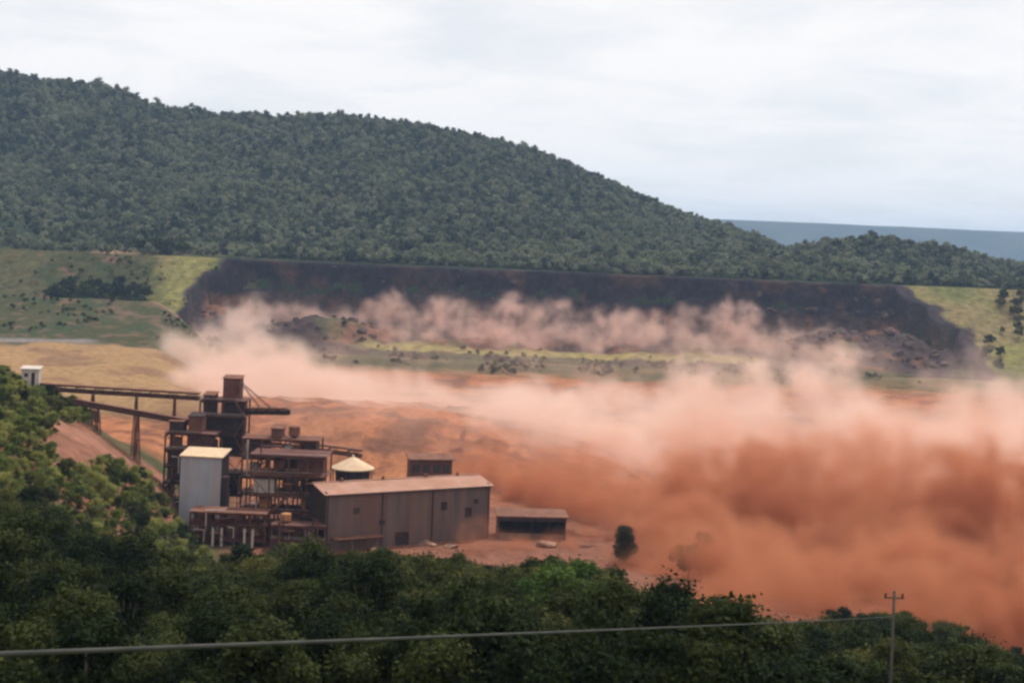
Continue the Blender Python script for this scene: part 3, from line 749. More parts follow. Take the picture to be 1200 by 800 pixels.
MB().tube([(0.2, -0.95, H_ + 0.02), (L_, -0.95, H_ + 0.02)], 0.16, 6).build('gutter', M['dark_steel'], wh)
for x in (0.5, 21, seam + 0.08, L_ - 0.5):
    MB().box(x - .15, x + .15, -0.35, -0.03, 0, H_).build('downpipe', M['dark_steel'], wh)
for x0, z0, w, h in ((10.2, 13.2, 2.0, 1.9), (44.2, 12.5, 2.2, 2.6), (54.0, 9.4, 2.6, 3.2), (57.5, 14.0, 1.6, 1.5), (20.0, 8.8, 2.0, 1.4)):
    wd = MB().box(x0 - .15, x0 + w + .15, -0.07 + (0.25 if x0 > seam else 0), 0.12, z0 - .15, z0 + h + .15).build('window', M['dark_steel'], wh)
    MB().box(x0, x0 + w, -0.11 + (0.25 if x0 > seam else 0), -0.04 + (0.25 if x0 > seam else 0), z0, z0 + h).build('pane', M['glass'], wd)
dr = MB().box(26, 32, -0.1, 0.1, 0, 6.0).build('door', M['rust'], wh)
MB().box(26.4, 31.6, -0.16, -0.11, 0.2, 5.7).build('shutter', M['dark_steel'], dr)
for x in np.arange(4, 63, 4.6):           # sheet laps standing a little proud
    if abs(x - seam) > 1: MB().box(x - .07, x + .07, -0.05 + (0.25 if x > seam else 0), 0.02 + (0.25 if x > seam else 0), 0.3, H_ - 0.2).build('sheet_lap', M['wall_metal'], wh)
MB().box(2, 20, -4.5, -0.2, 5.4, 5.7).build('lean_to_roof', M['rust'], wh)
for x in (2.4, 8, 14, 19.6): MB().beam((x, -4.3, -1), (x, -4.3, 5.4), 0.3).build('lean_to_post', M['steel'], wh)

# low open shed right of the warehouse
p = W(583, 642, 512)
sh = empty('open_shed', (p.x, 512, 38.8), R(5), label='low open shed with pale roof edge beside the warehouse', cat='shed')
MB().prism([(-1.2, 13.3), (11, 14.2), (11, 14.55), (-1.2, 13.75)], -0.8, 25.6).build('roof', M['rust'], sh)
MB().box(0, 24.8, -0.9, -0.6, 11.9, 13.2).build('fascia', M['dark_steel'], sh)
MB().box(0, 24.8, 9.6, 9.9, 0, 13.9).build('back_wall', M['dark'], sh)  # near-black colour stands for the shade under the deep eave
MB().box(0, 0.3, 0.1, 9.5, 0, 13.3).build('end_wall', M['wall_metal'], sh)
MB().box(24.5, 24.8, 0.1, 9.5, 0, 13.3).build('end_wall', M['wall_metal'], sh)
MB().box(0.4, 24.4, -0.2, 0.1, 0, 7.4).build('front_wall', M['wall_metal'], sh)
for x in (0.2, 6.3, 12.4, 18.5, 24.4):
    MB().beam((x, -0.5, 0), (x, -0.5, 13.2), 0.35).build('post', M['dark_steel'], sh)

# tall narrow block rising behind the warehouse
p = W(481, 545, 548)
bb = empty('conveyor_house', (p.x, 548, 43.5), R(12), label='dark red boxy house standing up behind the warehouse roof', cat='building')
MB().box(0, 16.5, 0, 9, 0, 22.2).build('wall', M['steel'], bb)
MB().prism([(-0.7, 22.25), (9.7, 23.2), (9.7, 23.6), (-0.7, 22.65)], -0.8, 17.3).build('roof', M['rust'], bb)
for x in (1.0, 5.0, 9.0, 13.0):
    w_ = MB().box(x, x + 2.6, -0.12, 0.1, 17.6, 20.4).build('window', M['dark'], bb)
    MB().box(x + .2, x + 2.4, -0.16, -0.125, 17.8, 20.2).build('pane', M['glass'], w_)

# round tank with a conical cream roof
p = W(413, 556, 532)
tk = empty('round_tank', (p.x, 532, 43.5), label='round tank with cream conical roof above the steel frames', cat='tank')
MB().tube([(0, 0, 0), (0, 0, 20.6)], 6.4, 28).build('tank_wall', M['dark_steel'], tk)
MB().tube([(0, 0, 20.7), (0, 0, 21.1), (0, 0, 24.2), (0, 0, 25.2)], [8.2, 8.2, 2.2, 0.3], 28).build('roof', M['cream_roof'], tk)
MB().tube([(0, 0, 25.1), (0, 0, 25.9)], [0.5, 0.35], 8).build('roof_cap', M['cream_roof'], tk)
for k in range(14):
    a = 2 * math.pi * k / 14
    MB().beam((6.55 * math.cos(a), 6.55 * math.sin(a), 0), (7.6 * math.cos(a), 7.6 * math.sin(a), 20.7), 0.22).build('roof_prop', M['steel'], tk)

# pale tower block
p = W(209, 610, 497)
tw = empty('tower_block', (p.x, 497, 42.0), R(-4), label='tall pale blue white clad tower block with cream roof', cat='building')
tw.scale = (0.9, 0.95, 0.915)
MB().box(0, 16.2, 0, 0.4, 0, 32.4).build('front_wall', M['white_wall'], tw)
MB().box(0, 0.3, 0.45, 11, 0, 32.4).build('side_wall', M['white_wall'], tw)
MB().box(15.9, 16.2, 0.45, 11, 0, 32.4).build('side_wall', M['dark_steel'], tw)  # shaded face of the cladding, darkened by colour
MB().box(0.3, 15.9, 10.6, 10.95, 0, 32.4).build('back_wall', M['white_wall'], tw)
MB().prism([(-0.6, 32.45), (11.6, 34.2), (11.6, 34.6), (-0.6, 32.9)], -0.5, 16.9).build('roof', M['cream_roof'], tw)
for x in (4.1, 8.1, 12.1): MB().box(x - .09, x + .09, -0.08, 0.02, 0, 32.3).build('cladding_joint', M['pale'], tw)
wd = MB().box(9.6, 12.2, -0.1, 0.1, 8.0, 11.4).build('window', M['dark'], tw)
MB().box(9.9, 11.9, -0.14, -0.105, 8.3, 11.1).build('pane', M['glass'], wd)
MB().box(16.3, 18.6, 1, 5, 6, 25).build('stair_shaft', M['dark_steel'], tw)

# steel frames
def frame(name, x0, y, x1, z0, floors, depth, nb, label, seed, mat='steel'):
    g = random.Random(seed)
    e = empty(name, (x0, y, z0), label=label, cat='steel frame')
    wdt = x1 - x0; top = floors[-1]
    for i in range(nb + 1):
        for yy in (0, depth):
            MB().beam((wdt * i / nb, yy, 0), (wdt * i / nb, yy, top), 0.55).build('column', M[mat], e)
    for f in floors:
        for yy in (0, depth):
            MB().beam((0.3, yy, f), (wdt - 0.3, yy, f), 0.4, 0.7).build('beam', M[mat], e)
        d = MB().box(-0.5, wdt + 0.5, -0.6, depth + 0.6, f + 0.37, f + 0.55).build('deck', M['rust' if g.random() < .4 else 'steel'], e)
        for zz in (0.65, 1.15):
            MB().beam((-0.4, -0.55, f + .5 + zz), (wdt + 0.4, -0.55, f + .5 + zz), 0.09).build('handrail', M['pale' if g.random() < .5 else 'steel'], d)
    fl = [0] + list(floors)
    for i in range(nb):
        for a, b in zip(fl[:-1], fl[1:]):
            if g.random() < 0.8:
                s = g.random() < .5
                MB().beam((wdt * (i + s) / nb, 0, a), (wdt * (i + 1 - s) / nb, 0, b), 0.25).build('brace', M[mat], e)
    for i in range(9):                                   # service pipes, drops and ladders
        x_ = g.uniform(0.5, wdt - .5); a = g.uniform(0, top * .6); b_ = a + g.uniform(3, 9); x2 = min(wdt, max(0, x_ + g.uniform(-7, 7))); yy = -0.9 - 0.25 * (i % 3)
        MB().tube([(x_, yy, a), (x_, yy, b_), (x2, yy, b_ + .2)], g.uniform(.12, .3), 6).build('pipe', M[g.choice(['rust', 'steel', 'pale', 'dark_steel'])], e)
    lx = g.uniform(1, wdt - 2); k = 0
    for a, b_ in zip(fl[:-1], fl[1:]):                   # stair flights, zigzag
        MB().beam((lx + 4 * (k % 2), -1.3, a + .4), (lx + 4 * ((k + 1) % 2), -1.3, b_ + .4), 0.8, 0.25).build('stair', M['steel'], e); k += 1
    return e, wdt, fl
def vessel(e, x, y, z, r, h, mat):
    MB().tube([(x, y, z), (x, y, z + h * 0.25), (x, y, z + h), (x, y, z + h * 1.1)], [r * 0.3, r, r, r * 0.4], 14).build('hopper', M[mat], e)
def house(e, x0, x1, y0, y1, z0, z1, mat, rmat):
    w_ = MB().box(x0, x1, y0, y1, z0, z1).build('machine_house', M[mat], e)
    MB().prism([(y0 - .4, z1 + .02), (y1 + .4, z1 + .7), (y1 + .4, z1 + .95), (y0 - .4, z1 + .27)], x0 - .4, x1 + .4).build('roof', M[rmat], w_)

pa = W(292, 600, 494).x; pb = W(380, 600, 494).x
e, wd_, fl = frame('process_frame', pa, 494, pb, 42.5, [5.5, 11, 17, 24, 31], 14, 4, 'rusty open steel process frame between tower block and warehouse', 3)
vessel(e, 5, 4, 11.6, 2.3, 4.0, 'orange'); vessel(e, 13, 5, 17.6, 2.6, 5, 'steel'); vessel(e, 20, 4, 11.6, 2.4, 4.2, 'orange'); vessel(e, 9, 6, 24.6, 2.2, 4.5, 'rust'); vessel(e, 16, 4, 6, 2.2, 3.8, 'rust')
house(e, 1.0, 8.0, 2, 9, 17.6, 22.6, 'pale', 'rust'); house(e, 16, 25, 3, 11, 24.6, 30, 'steel', 'rust'); house(e, 8, 14, 2, 10, 0.0, 4.8, 'dark_steel', 'rust'); house(e, 20, 25, 1, 8, 18, 22, 'rust', 'steel')
MB().beam((2, -0.5, 5.5), (13, -0.5, 17.0), 1.3, 1.0).build('chute', M['rust'], e)
MB().beam((24, -0.5, 11.0), (14, -0.5, 24.0), 1.2, 1.0).build('chute', M['dark_steel'], e)
MB().tube([(3, 2, 31.5), (3, 2, 34), (10, 2, 34.2)], 0.4, 8).build('pipe', M['steel'], e)
pa = W(222, 632, 482).x; pb = W(310, 632, 482).x
e, wd_, fl = frame('screening_frame', pa, 482, pb, 41.5, [4.5, 9.5, 13.5], 9, 5, 'low dark red steel frame with pale posts at the foot of tower block', 5)
for x in (8.2, 11.2, 19.0, 21.8): MB().beam((x, -1.2, 0), (x, -1.2, 8.8), 0.7).build('pale_post', M['pale'], e)
vessel(e, 4, 4, 5.2, 2.0, 3.4, 'steel'); vessel(e, 16, 4, 10.2, 1.9, 2.8, 'rust'); vessel(e, 22, 4, 5.2, 1.9, 3.6, 'orange')
house(e, 1, 7, 1, 7, 10.1, 12.9, 'steel', 'rust'); house(e, 12, 15.5, 1, 6, 0, 4, 'dark_steel', 'steel')
pa = W(318, 640, 478).x; pb = W(380, 640, 478).x
e, wd_, fl = frame('pump_frame', pa, 478, pb, 42.0, [5.2, 10.2], 8, 3, 'low maroon clad steel bay left of the warehouse gable', 9)
MB().box(0.6, wd_ - 0.6, 0.5, 0.9, 0.1, 4.9).build('cladding', M['steel'], e)
vessel(e, 4, 4, 10.9, 1.8, 3.0, 'orange'); vessel(e, 12, 4, 5.9, 1.8, 3.2, 'pale')

# transfer tower with stacker boom
p = W(232, 540, 527); x1 = W(284, 540, 527).x
e, wd_, fl = frame('transfer_tower', p.x, 527, x1, 44, [9, 17, 24, 31, 38, 44], 11, 2, 'dark red steel transfer tower with head house and stacker boom', 12, 'dark_steel')
house(e, 8.0, 14.4, 1.5, 8, 44.6, 52.5, 'steel', 'rust')
house(e, 0.6, 8.0, 1.0, 9, 31.7, 37, 'dark_steel', 'steel'); house(e, 8.5, 16, 0.9, 9, 24.7, 42.5, 'dark_steel', 'steel'); house(e, 1, 5, 1.0, 8, 38.6, 46.0, 'dark_steel', 'rust'); house(e, 9, 15, 1.0, 9, 9.7, 16.2, 'dark_steel', 'rust')
vessel(e, 4, 4, 17.6, 2.2, 4.6, 'pale'); vessel(e, 4, 5, 24.6, 2.2, 4.4, 'steel')
bl = Vector((16.3, 5, 40.0)); br = Vector((32.5, 4, 40.6))
bm_ = MB().beam(bl + Vector((0, 0, .9)), br + Vector((0, 0, .9)), 1.8, 0.35).beam(bl - Vector((0, 0, .9)), br - Vector((0, 0, .9)), 1.8, 0.35)
for k in range(9): bm_.beam(bl.lerp(br, k / 8.0) + Vector((0, 0, .9 * (-1) ** k)), bl.lerp(br, min(1, (k + 1) / 8.0)) - Vector((0, 0, .9 * (-1) ** k)), 1.5, 0.3)
bo = bm_.build('boom', M['dark_steel'], e)
MB().beam(bl + Vector((0, 0, 1.35)), br + Vector((-1, 0, 1.35)), 2.0, 0.5).build('belt_cover', M['rust'], bo)
MB().beam(bl - Vector((0, 0, .1)), br - Vector((0.5, 0, .1)), 1.4, 1.1).build('belt', M['dark'], bo)
for yy in (3.6, 5.8):
    for t in (0.35, 0.62): MB().tube([(13.5, yy, 51.5), tuple(bl.lerp(br, t) + Vector((0, yy - 4.7, 1)))], 0.13, 5).build('stay_cable', M['steel'], e)

pa = W(192, 560, 514).x; pb = W(250, 560, 514).x
e, wd_, fl = frame('crusher_frame', pa, 514, pb, 44, [8, 15, 21, 27, 33], 10, 3, 'dark maroon crusher frame standing behind the pale tower block', 21, 'dark_steel')
house(e, 0.8, 7, 0.9, 8, 21.6, 26.4, 'dark_steel', 'steel'); house(e, 8, 16, 0.9, 9, 27.7, 32.4, 'steel', 'rust'); house(e, 9, 17, 0.9, 9, 8.6, 20, 'dark_steel', 'steel'); house(e, 1, 6, 1, 8, 33.6, 37.4, 'dark_steel', 'rust'); house(e, 8, 13, 1, 8, 33.6, 39.5, 'steel', 'dark_steel')
vessel(e, 4, 4, 15.6, 2, 4, 'steel'); vessel(e, 3.5, 4, 27.6, 1.9, 3.6, 'rust')
MB().beam((0, -0.5, 12), (12, -0.5, 27), 1.4, 1.1).build('chute', M['dark_steel'], e)
pa = W(283, 560, 512).x; pb = W(372, 560, 512).x
e, wd_, fl = frame('washing_frame', pa, 512, pb, 43.5, [7, 13, 19, 26, 33], 11, 4, 'rust stained washing frame with pale tanks behind the process frame', 27)
house(e, 1, 9, 1, 9, 26.6, 31.5, 'dark_steel', 'rust'); house(e, 12, 20, 1, 9, 19.6, 25, 'steel', 'pale'); house(e, 20.5, 26.5, 1, 9, 26.6, 32, 'dark_steel', 'rust'); house(e, 10, 14, 1, 8, 33.6, 37, 'steel', 'rust')
for x, z, m_ in ((4, 19.6, 'pale'), (23, 13.6, 'orange'), (16, 26.6, 'pale'), (18, 33.6, 'rust')): vessel(e, x, 4, z, 2.1, 4.2, m_)
MB().tube([(2, -.8, 33), (2, -.8, 20), (9, -.8, 19.8), (9, -.8, 7)], 0.35, 8).build('pipe', M['pale'], e)
MB().tube([(24, -.8, 30), (24, -.8, 14), (17, -.8, 13.8)], 0.35, 8).build('pipe', M['rust'], e)
# spoil and debris in the yard before the warehouse
M['debris'] = mat_two('yard_debris', (0.16, 0.075, 0.05), (0.34, 0.20, 0.13), scale=0.5)
for k, (px, py, r_, lb) in enumerate(((415, 640, 2.6, 'pale dusty debris heap at left end of warehouse front'), (440, 645, 2.0, 'small debris heap beside the warehouse lean-to'), (500, 640, 2.8, 'red earth heap before the middle of warehouse'), (530, 642, 2.2, 'low debris heap near the warehouse seam'), (640, 640, 3.0, 'broad earth heap before the low open shed'))):
    h = hit(px, py); o = mesh_obj('debris_heap', chunk('debris_heap', (r_ * 1.6, r_, r_ * .6), 70 + k), M['debris'], None, label=lb, cat='heap'); o.location = (h.x, h.y, gz(h.x, h.y) + r_ * .2)
# conveyor galleries
def conveyor(name, a, b, w, h, legs, mat, label, cover='rust'):
    a = Vector(a); b = Vector(b)
    e = empty(name, (a.x, a.y, a.z), label=label, cat='conveyor')
    d = b - a
    up = Vector((0, 0, 1)); tr = MB()
    for s in (-1, 1):
        off = Vector((0, s * w / 2, 0))
        tr.beam(off, d + off, 0.35, 0.45).beam(off + up * h, d + off + up * h, 0.3, 0.35)
        n = max(4, int(d.length / (h * 1.6)))
        for k in range(n):
            p0 = d * (k / n) + off; p1 = d * ((k + 1) / n) + off
            tr.beam(p0 + up * (h if k % 2 else 0), p1 + up * (0 if k % 2 else h), 0.22)
    t_ = tr.build('truss', M['dark_steel'], e)
    MB().beam(up * 0.7, d + up * 0.7, w - 0.5, 0.9).build('belt', M[mat], e)
    MB().beam(up * (h + 0.35), d + up * (h + 0.35), w + 0.4, 0.3).build('belt_cover', M[cover], e)
    MB().beam(Vector((0, -w / 2 - .6, h * .45)), d + Vector((0, -w / 2 - .6, h * .45)), 0.08, 0.12).build('handrail', M['steel'], t_)
    for t in legs:
        p = d * t; wx = a + p
        g_ = gz(wx.x, wx.y) - a.z - 1
        m = MB()
        for s in (-1, 1):
            m.beam((p.x - 0.9, p.y + s * 1.6, g_), (p.x, p.y + s * w / 2 * .8, p.z - .2), 0.4)
            m.beam((p.x + 0.9, p.y + s * 1.6, g_), (p.x, p.y + s * w / 2 * .8, p.z - .2), 0.4)
        m.beam((p.x - .5, p.y - 1.2, (g_ + p.z) * .5), (p.x + .5, p.y + 1.2, (g_ + p.z) * .5), 0.25)
        m.build('trestle', M['steel'], e)
    return e
conveyor('conveyor_gallery', W(38, 456, 522), W(234, 468, 528), 3.0, 2.1, [0.14, 0.36, 0.62, 0.85], 'steel', 'long dark red conveyor gallery on trestles running to transfer tower')
conveyor('conveyor_gallery', W(88, 473, 514), W(222, 497, 519), 2.2, 1.3, [0.2, 0.55, 0.85], 'rust', 'thin inclined conveyor running down below the long gallery', cover='steel')
conveyor('conveyor_gallery', W(284, 517, 533), W(424, 535, 548), 3.2, 2.4, [0.22, 0.55, 0.9], 'rust', 'rusty conveyor gallery running from transfer tower towards the round tank')
# hut at the conveyor tail
p = W(35, 444, 518); z_ = gz(p.x, p.y) - 0.3
h_ = empty('hut', (p.x - 3.2, p.y, z_), R(8), label='small white hut at the conveyor tail on top of spur', cat='hut')
hh = max(4.5, p.z + 3.5 - z_)
MB().box(0, 6.2, 0, 5, 0, hh).build('wall', M['pale'], h_)
MB().prism([(-.5, hh + .02), (5.5, hh + .7), (5.5, hh + .95), (-.5, hh + .27)], -.5, 6.7).build('roof', M['pale'], h_)
MB().box(1.0, 2.4, -0.08, 0.05, hh - 2.8, hh - 1.4).build('window', M['glass'], h_)
MB().box(3.6, 4.8, -0.08, 0.05, 0.2, hh - 1.2).build('door', M['dark_steel'], h_)

# power line
px_, dpole = 1048, 100.0
top = W(px_, 692, dpole)
zg = gz(top.x, dpole)
po = empty('power_pole', (top.x, dpole, zg - 1), label='thin dark power pole rising out of the wood carrying a cable', cat='pole')
ph = top.z - zg + 1
MB().tube([(0, 0, 0), (0, 0, ph)], [0.15, 0.09], 10).build('shaft', M['pole'], po, smooth=True)
arm = MB().beam((-0.7, 0, ph - 0.5), (0.7, 0, ph - 0.5), 0.09).build('crossarm', M['pole'], po)
for s in (-0.6, 0.6): MB().tube([(s, 0, ph - .46), (s, 0, ph - .3), (s, 0, ph - .16)], [0.05, 0.09, 0.04], 8).build('insulator', M['dark_steel'], arm)
B = W(px_, 724, dpole); A = W(-100, 754, 12.0)
B.z = W(px_, 722, dpole).z
pts = []
E0 = A + (A - B) * 0.55
for k in range(41):
    t = k / 40.0
    q_ = E0.lerp(B, t); q_.z -= 0.25 * 4 * t * (1 - t) * 0.5
    pts.append(q_)
ca = MB().tube(pts, 0.027, 8).build('overhead_cable', M['cable'], None, smooth=True, label='thick grey overhead cable slung across the foot of the view', cat='cable')
# the next pole of the line, behind the viewpoint
g0 = gz(E0.x, E0.y); p2 = empty('power_pole', (E0.x, E0.y, g0 - 0.5), label='power pole behind the viewpoint holding the other cable end', cat='pole')
MB().tube([(0, 0.25, 0), (0, 0.25, max(8.0, E0.z - g0 + 1.5))], [0.22, 0.14], 10).build('shaft', M['pole'], p2, smooth=True)

# ------------------------------------------------------------------ dust and air
def mat_dust(name, colour, density, g=0.15):
    m = bpy.data.materials.new(name); m.use_nodes = True
    t = m.node_tree; t.nodes.clear()
    out = nd(t, 'ShaderNodeOutputMaterial'); v = nd(t, 'ShaderNodeVolumePrincipled')
    v.inputs['Color'].default_value = (*colour, 1); v.inputs['Density'].default_value = density
    v.inputs['Anisotropy'].default_value = g
    t.links.new(v.outputs[0], out.inputs['Volume'])
    return m
def dust(name, label, lobes, R0, nscale, namp, mat, voxel, thin=0.35, seed=0, broad=0.15):
    g = np.random.default_rng(900 + seed); P = []
    for (px, py, D, rx, ry, rz, n) in lobes:
        c = np.array(W(px, py, D)) if py is not None else np.array((px * D / FPX, D, gz(px * D / FPX, D) + rz + 1))
        d = g.normal(size=(n, 3)); d /= np.linalg.norm(d, axis=1)[:, None]
        r = g.random(n) ** (1 / 2.6)
        P.append(c + d * r[:, None] * np.array((rx, ry, rz)))
    P = np.concatenate(P)
    me = bpy.data.meshes.new(name); me.vertices.add(len(P)); me.vertices.foreach_set('co', P.astype(np.float32).ravel())
    o = mesh_obj(name, me, mat, None, label=label, cat='dust cloud', kind='stuff')
    lo = P.min(0) - R0 - namp * .5; hi = P.max(0) + R0 + namp * .5
    ng = bpy.data.node_groups.new(name, 'GeometryNodeTree')
    ng.interface.new_socket('Geometry', in_out='INPUT', socket_type='NodeSocketGeometry')
    ng.interface.new_socket('Geometry', in_out='OUTPUT', socket_type='NodeSocketGeometry')
    L = ng.links.new
    gi = nd(ng, 'NodeGroupInput'); go = nd(ng, 'NodeGroupOutput')
    pos = nd(ng, 'GeometryNodeInputPosition')
    def noise(scale, detail, off):
        m_ = nd(ng, 'ShaderNodeVectorMath', operation='ADD'); m_.inputs[1].default_value = (off, off * .7, off * 1.3)
        L(pos.outputs[0], m_.inputs[0])
        n = nd(ng, 'ShaderNodeTexNoise'); n.inputs['Scale'].default_value = scale; n.inputs['Detail'].default_value = detail
        n.inputs['Roughness'].default_value = 0.6
        L(m_.outputs[0], n.inputs['Vector']); return n
    n1 = noise(1.0 / nscale, 6, 13.0 * seed)
    sub = nd(ng, 'ShaderNodeVectorMath', operation='SUBTRACT'); sub.inputs[1].default_value = (.5, .5, .5); L(n1.outputs['Color'], sub.inputs[0])
    sc = nd(ng, 'ShaderNodeVectorMath', operation='SCALE'); sc.inputs['Scale'].default_value = namp * 2; L(sub.outputs[0], sc.inputs[0])
    ad = nd(ng, 'ShaderNodeVectorMath', operation='ADD'); L(pos.outputs[0], ad.inputs[0]); L(sc.outputs[0], ad.inputs[1])
    pr = nd(ng, 'GeometryNodeProximity', target_element='POINTS')
    L(gi.outputs[0], pr.inputs[0]); L(ad.outputs[0], pr.inputs['Sample Position'])
    mr = nd(ng, 'ShaderNodeMapRange', interpolation_type='SMOOTHSTEP')
    mr.inputs['From Min'].default_value = R0; mr.inputs['From Max'].default_value = R0 * 0.25
    L(pr.outputs['Distance'], mr.inputs['Value'])
    n2 = noise(2.2 / nscale, 6, 40 + 7.0 * seed)
    m2 = nd(ng, 'ShaderNodeMapRange'); m2.inputs['From Min'].default_value = 0.43; m2.inputs['From Max'].default_value = 0.63
    m2.inputs['To Min'].default_value = thin * 0.25; m2.inputs['To Max'].default_value = 1.0
    L(n2.outputs['Fac'], m2.inputs['Value'])
    mu = nd(ng, 'ShaderNodeMath', operation='MULTIPLY'); L(mr.outputs[0], mu.inputs[0]); L(m2.outputs[0], mu.inputs[1])
    n3 = noise(0.5 / nscale, 3, 90 + 5.0 * seed)                 # broad thin and thick stretches
    m3 = nd(ng, 'ShaderNodeMapRange'); m3.inputs['From Min'].default_value = 0.38; m3.inputs['From Max'].default_value = 0.60
    m3.inputs['To Min'].default_value = broad; m3.inputs['To Max'].default_value = 1.0
    L(n3.outputs['Fac'], m3.inputs['Value'])
    mv = nd(ng, 'ShaderNodeMath', operation='MULTIPLY'); L(mu.outputs[0], mv.inputs[0]); L(m3.outputs[0], mv.inputs[1]); mu = mv
    vc = nd(ng, 'GeometryNodeVolumeCube')
    L(mu.outputs[0], vc.inputs['Density'])
    vc.inputs['Min'].default_value = lo; vc.inputs['Max'].default_value = hi
    for ax, k in zip(range(3), ('Resolution X', 'Resolution Y', 'Resolution Z')):
        vc.inputs[k].default_value = max(8, int((hi[ax] - lo[ax]) / voxel))
    sm = nd(ng, 'GeometryNodeSetMaterial'); sm.inputs['Material'].default_value = mat
    L(vc.outputs[0], sm.inputs[0]); L(sm.outputs[0], go.inputs[0])
    md = o.modifiers.new('billow', 'NODES'); md.node_group = ng
    return o
D_pink = mat_dust('pale_pink_dust', (0.935, 0.735, 0.635), 0.10)
D_mauve = mat_dust('mauve_dust', (0.87, 0.62, 0.53), 0.085)
D_red = mat_dust('red_dust', (0.62, 0.27, 0.145), 0.25)
D_rose = mat_dust('rose_dust', (0.84, 0.52, 0.39), 0.06)
# plumes bursting up in front of the scarp
dust('dust_plume', 'brown pink plumes boiling up against the dark dam scarp',
     [(292, 385, 1390, 22, 20, 26, 60), (250, 410, 1350, 30, 25, 14, 60), (210, 425, 1310, 35, 30, 12, 60), (345, 372, 1420, 30, 16, 12, 40), (455, 372, 1410, 18, 16, 22, 40), (400, 385, 1410, 50, 18, 8, 50), (520, 378, 1400, 34, 18, 20, 60),
      (600, 380, 1400, 34, 20, 26, 70), (650, 385, 1395, 34, 20, 24, 70), (720, 388, 1400, 40, 20, 19, 70), (790, 390, 1400, 36, 20, 21, 70), (855, 388, 1400, 34, 20, 28, 80), (940, 395, 1420, 30, 12, 8, 30), (380, 396, 1370, 50, 16, 8, 50), (480, 400, 1370, 50, 16, 9, 60), (580, 402, 1370, 50, 16, 10, 60), (690, 404, 1370, 50, 16, 10, 60), (800, 406, 1370, 50, 16, 10, 60), (900, 408, 1370, 50, 16, 9, 50)],
     14, 36, 22, D_mauve, 2.6, thin=0.2, broad=0.35, seed=1)
# the great pale bank filling the valley
dust('dust_bank', 'huge pale pink dust bank rolling along the valley floor',
     [(292, 385, 1330, 16, 20, 24, 50), (255, 412, 1290, 24, 25, 16, 60), (210, 436, 1240, 30, 30, 12, 60), (320, 425, 1260, 40, 30, 14, 60), (230, 452, 1080, 40, 70, 16, 130), (300, 462, 1050, 55, 70, 20, 170), (400, 482, 1050, 60, 70, 17, 150), (300, 478, 900, 50, 50, 12, 110), (400, 488, 900, 50, 50, 12, 110), (500, 496, 1030, 60, 80, 15, 100), (600, 506, 990, 60, 80, 18, 110), (700, 513, 970, 60, 80, 22, 120),
      (800, 515, 950, 60, 80, 26, 120), (900, 525, 930, 60, 80, 30, 130), (965, 505, 920, 30, 60, 36, 90), (880, 500, 930, 26, 40, 32, 80), (830, 495, 940, 26, 40, 26, 80), (1050, 548, 910, 60, 80, 24, 120), (1150, 522, 890, 46, 80, 34, 140), (1230, 522, 890, 60, 80, 38, 120), (1330, 540, 890, 70, 80, 38, 90),
      (360, 488, 840, 60, 60, 12, 60), (440, 500, 800, 80, 60, 12, 80), (540, 512, 760, 60, 60, 12, 80), (640, 535, 720, 60, 50, 12, 80), (740, 550, 710, 50, 50, 14, 80), (850, 545, 780, 80, 70, 26, 100), (1050, 555, 760, 80, 70, 24, 100), (1230, 560, 760, 70, 70, 26, 90)],
     24, 56, 44, D_pink, 3.4, thin=0.05, seed=2)
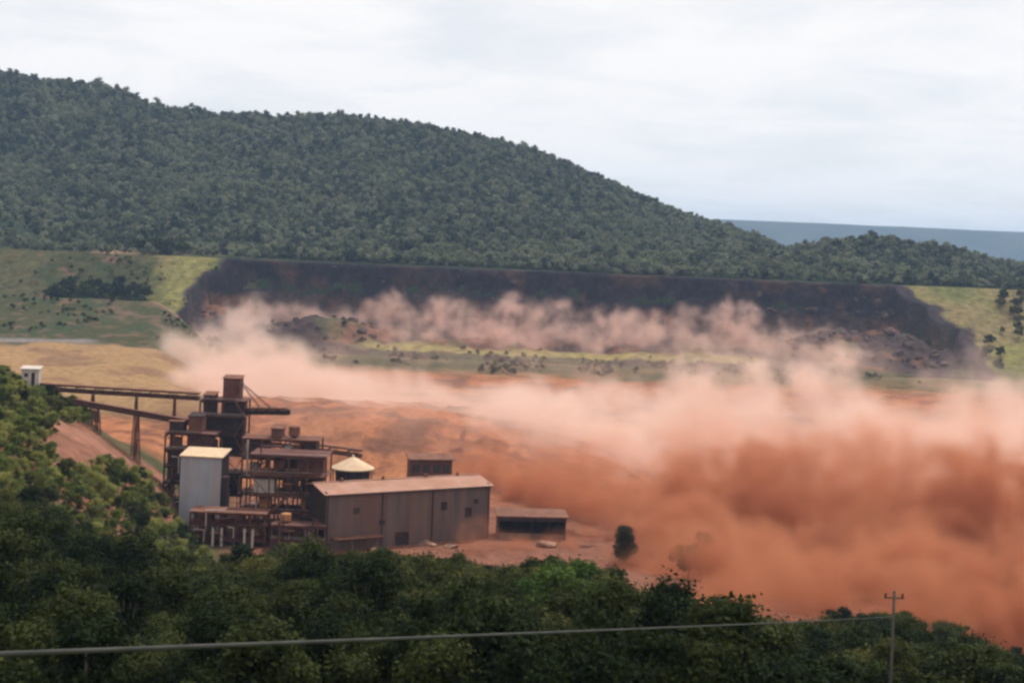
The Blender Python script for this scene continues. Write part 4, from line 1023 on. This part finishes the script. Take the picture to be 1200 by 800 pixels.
# dense red front rolling towards the trees
dust('dust_front', 'dense rust red dust front boiling behind the near trees',
     [(720, 620, 560, 22, 25, 9, 60), (790, 620, 545, 24, 28, 17, 80), (860, 620, 535, 26, 30, 24, 100), (930, 615, 530, 28, 30, 28, 110), (1000, 620, 525, 28, 32, 30, 120), (1075, 625, 520, 28, 32, 28, 120), (1150, 635, 510, 28, 34, 28, 120), (1230, 640, 505, 30, 34, 30, 110), (1310, 650, 500, 30, 34, 28, 80),
      (800, 655, 480, 20, 22, 7, 60), (880, 678, 442, 24, 22, 10, 80), (980, 695, 420, 26, 24, 11, 90), (1080, 706, 412, 26, 24, 12, 90), (1180, 716, 405, 26, 24, 13, 90), (1290, 725, 400, 30, 24, 13, 70), (640, 575, 590, 20, 14, 5, 40), (560, 560, 600, 20, 14, 4, 30), (690, 590, 570, 20, 20, 7, 50)]
     + [(q_, None, D_, 16, 12, 3, 22) for q_ in range(285, 760, 70) for D_ in (372, 400)],
     14, 26, 24, D_red, 1.8, thin=0.12, broad=0.25, seed=3)
# rose coloured drift where the red front thins out into the pale bank
dust('dust_drift', 'rose brown dust drift between the red front and the pale bank',
     [(700, 560, 640, 30, 25, 8, 50), (770, 562, 640, 34, 28, 14, 70), (850, 560, 640, 36, 30, 20, 80), (930, 552, 640, 36, 30, 26, 90), (1010, 558, 640, 36, 30, 24, 90), (1090, 562, 640, 36, 30, 24, 90), (1170, 566, 630, 36, 30, 26, 90), (1260, 570, 630, 40, 30, 26, 80)],
     18, 40, 30, D_rose, 3.0, thin=0.1, broad=0.2, seed=5)
dust('dust_puff', 'small orange dust puff bursting at the foot of the warehouse',
     [(560, 628, 488, 5, 4, 4, 30), (600, 640, 492, 9, 5, 3, 30), (650, 640, 505, 10, 6, 4, 30), (690, 632, 520, 10, 8, 6, 40)], 5.0, 14, 5, D_red, 1.4, seed=4)
# thin drifting veil over the mud terrace and the slump
D_veil = mat_dust('dust_veil', (0.90, 0.63, 0.51), 0.011)
dust('dust_veil', 'thin brown dust veil drifting over the red terrace and slumped dam face',
     [(360, 500, 640, 50, 30, 10, 60), (480, 515, 640, 50, 30, 10, 60), (600, 540, 630, 40, 30, 10, 60), (700, 565, 620, 40, 30, 12, 60), (300, 480, 800, 60, 60, 14, 60), (800, 440, 1250, 90, 40, 22, 60), (950, 430, 1300, 90, 50, 26, 60), (600, 440, 1240, 120, 40, 16, 70), (420, 430, 1260, 90, 40, 16, 60)],
     24, 60, 30, D_veil, 6.0, thin=0.8, broad=0.4, seed=6)
# air
hz_m = mat_dust('air', (0.46, 0.68, 1.0), 0.000054, 0.0)
hb = MB().box(-26000, 26000, -400, 31000, 20, 640)
hb.build('haze', hz_m, None, kind='stuff', label='thin blue haze filling the air over the valley', cat='haze')
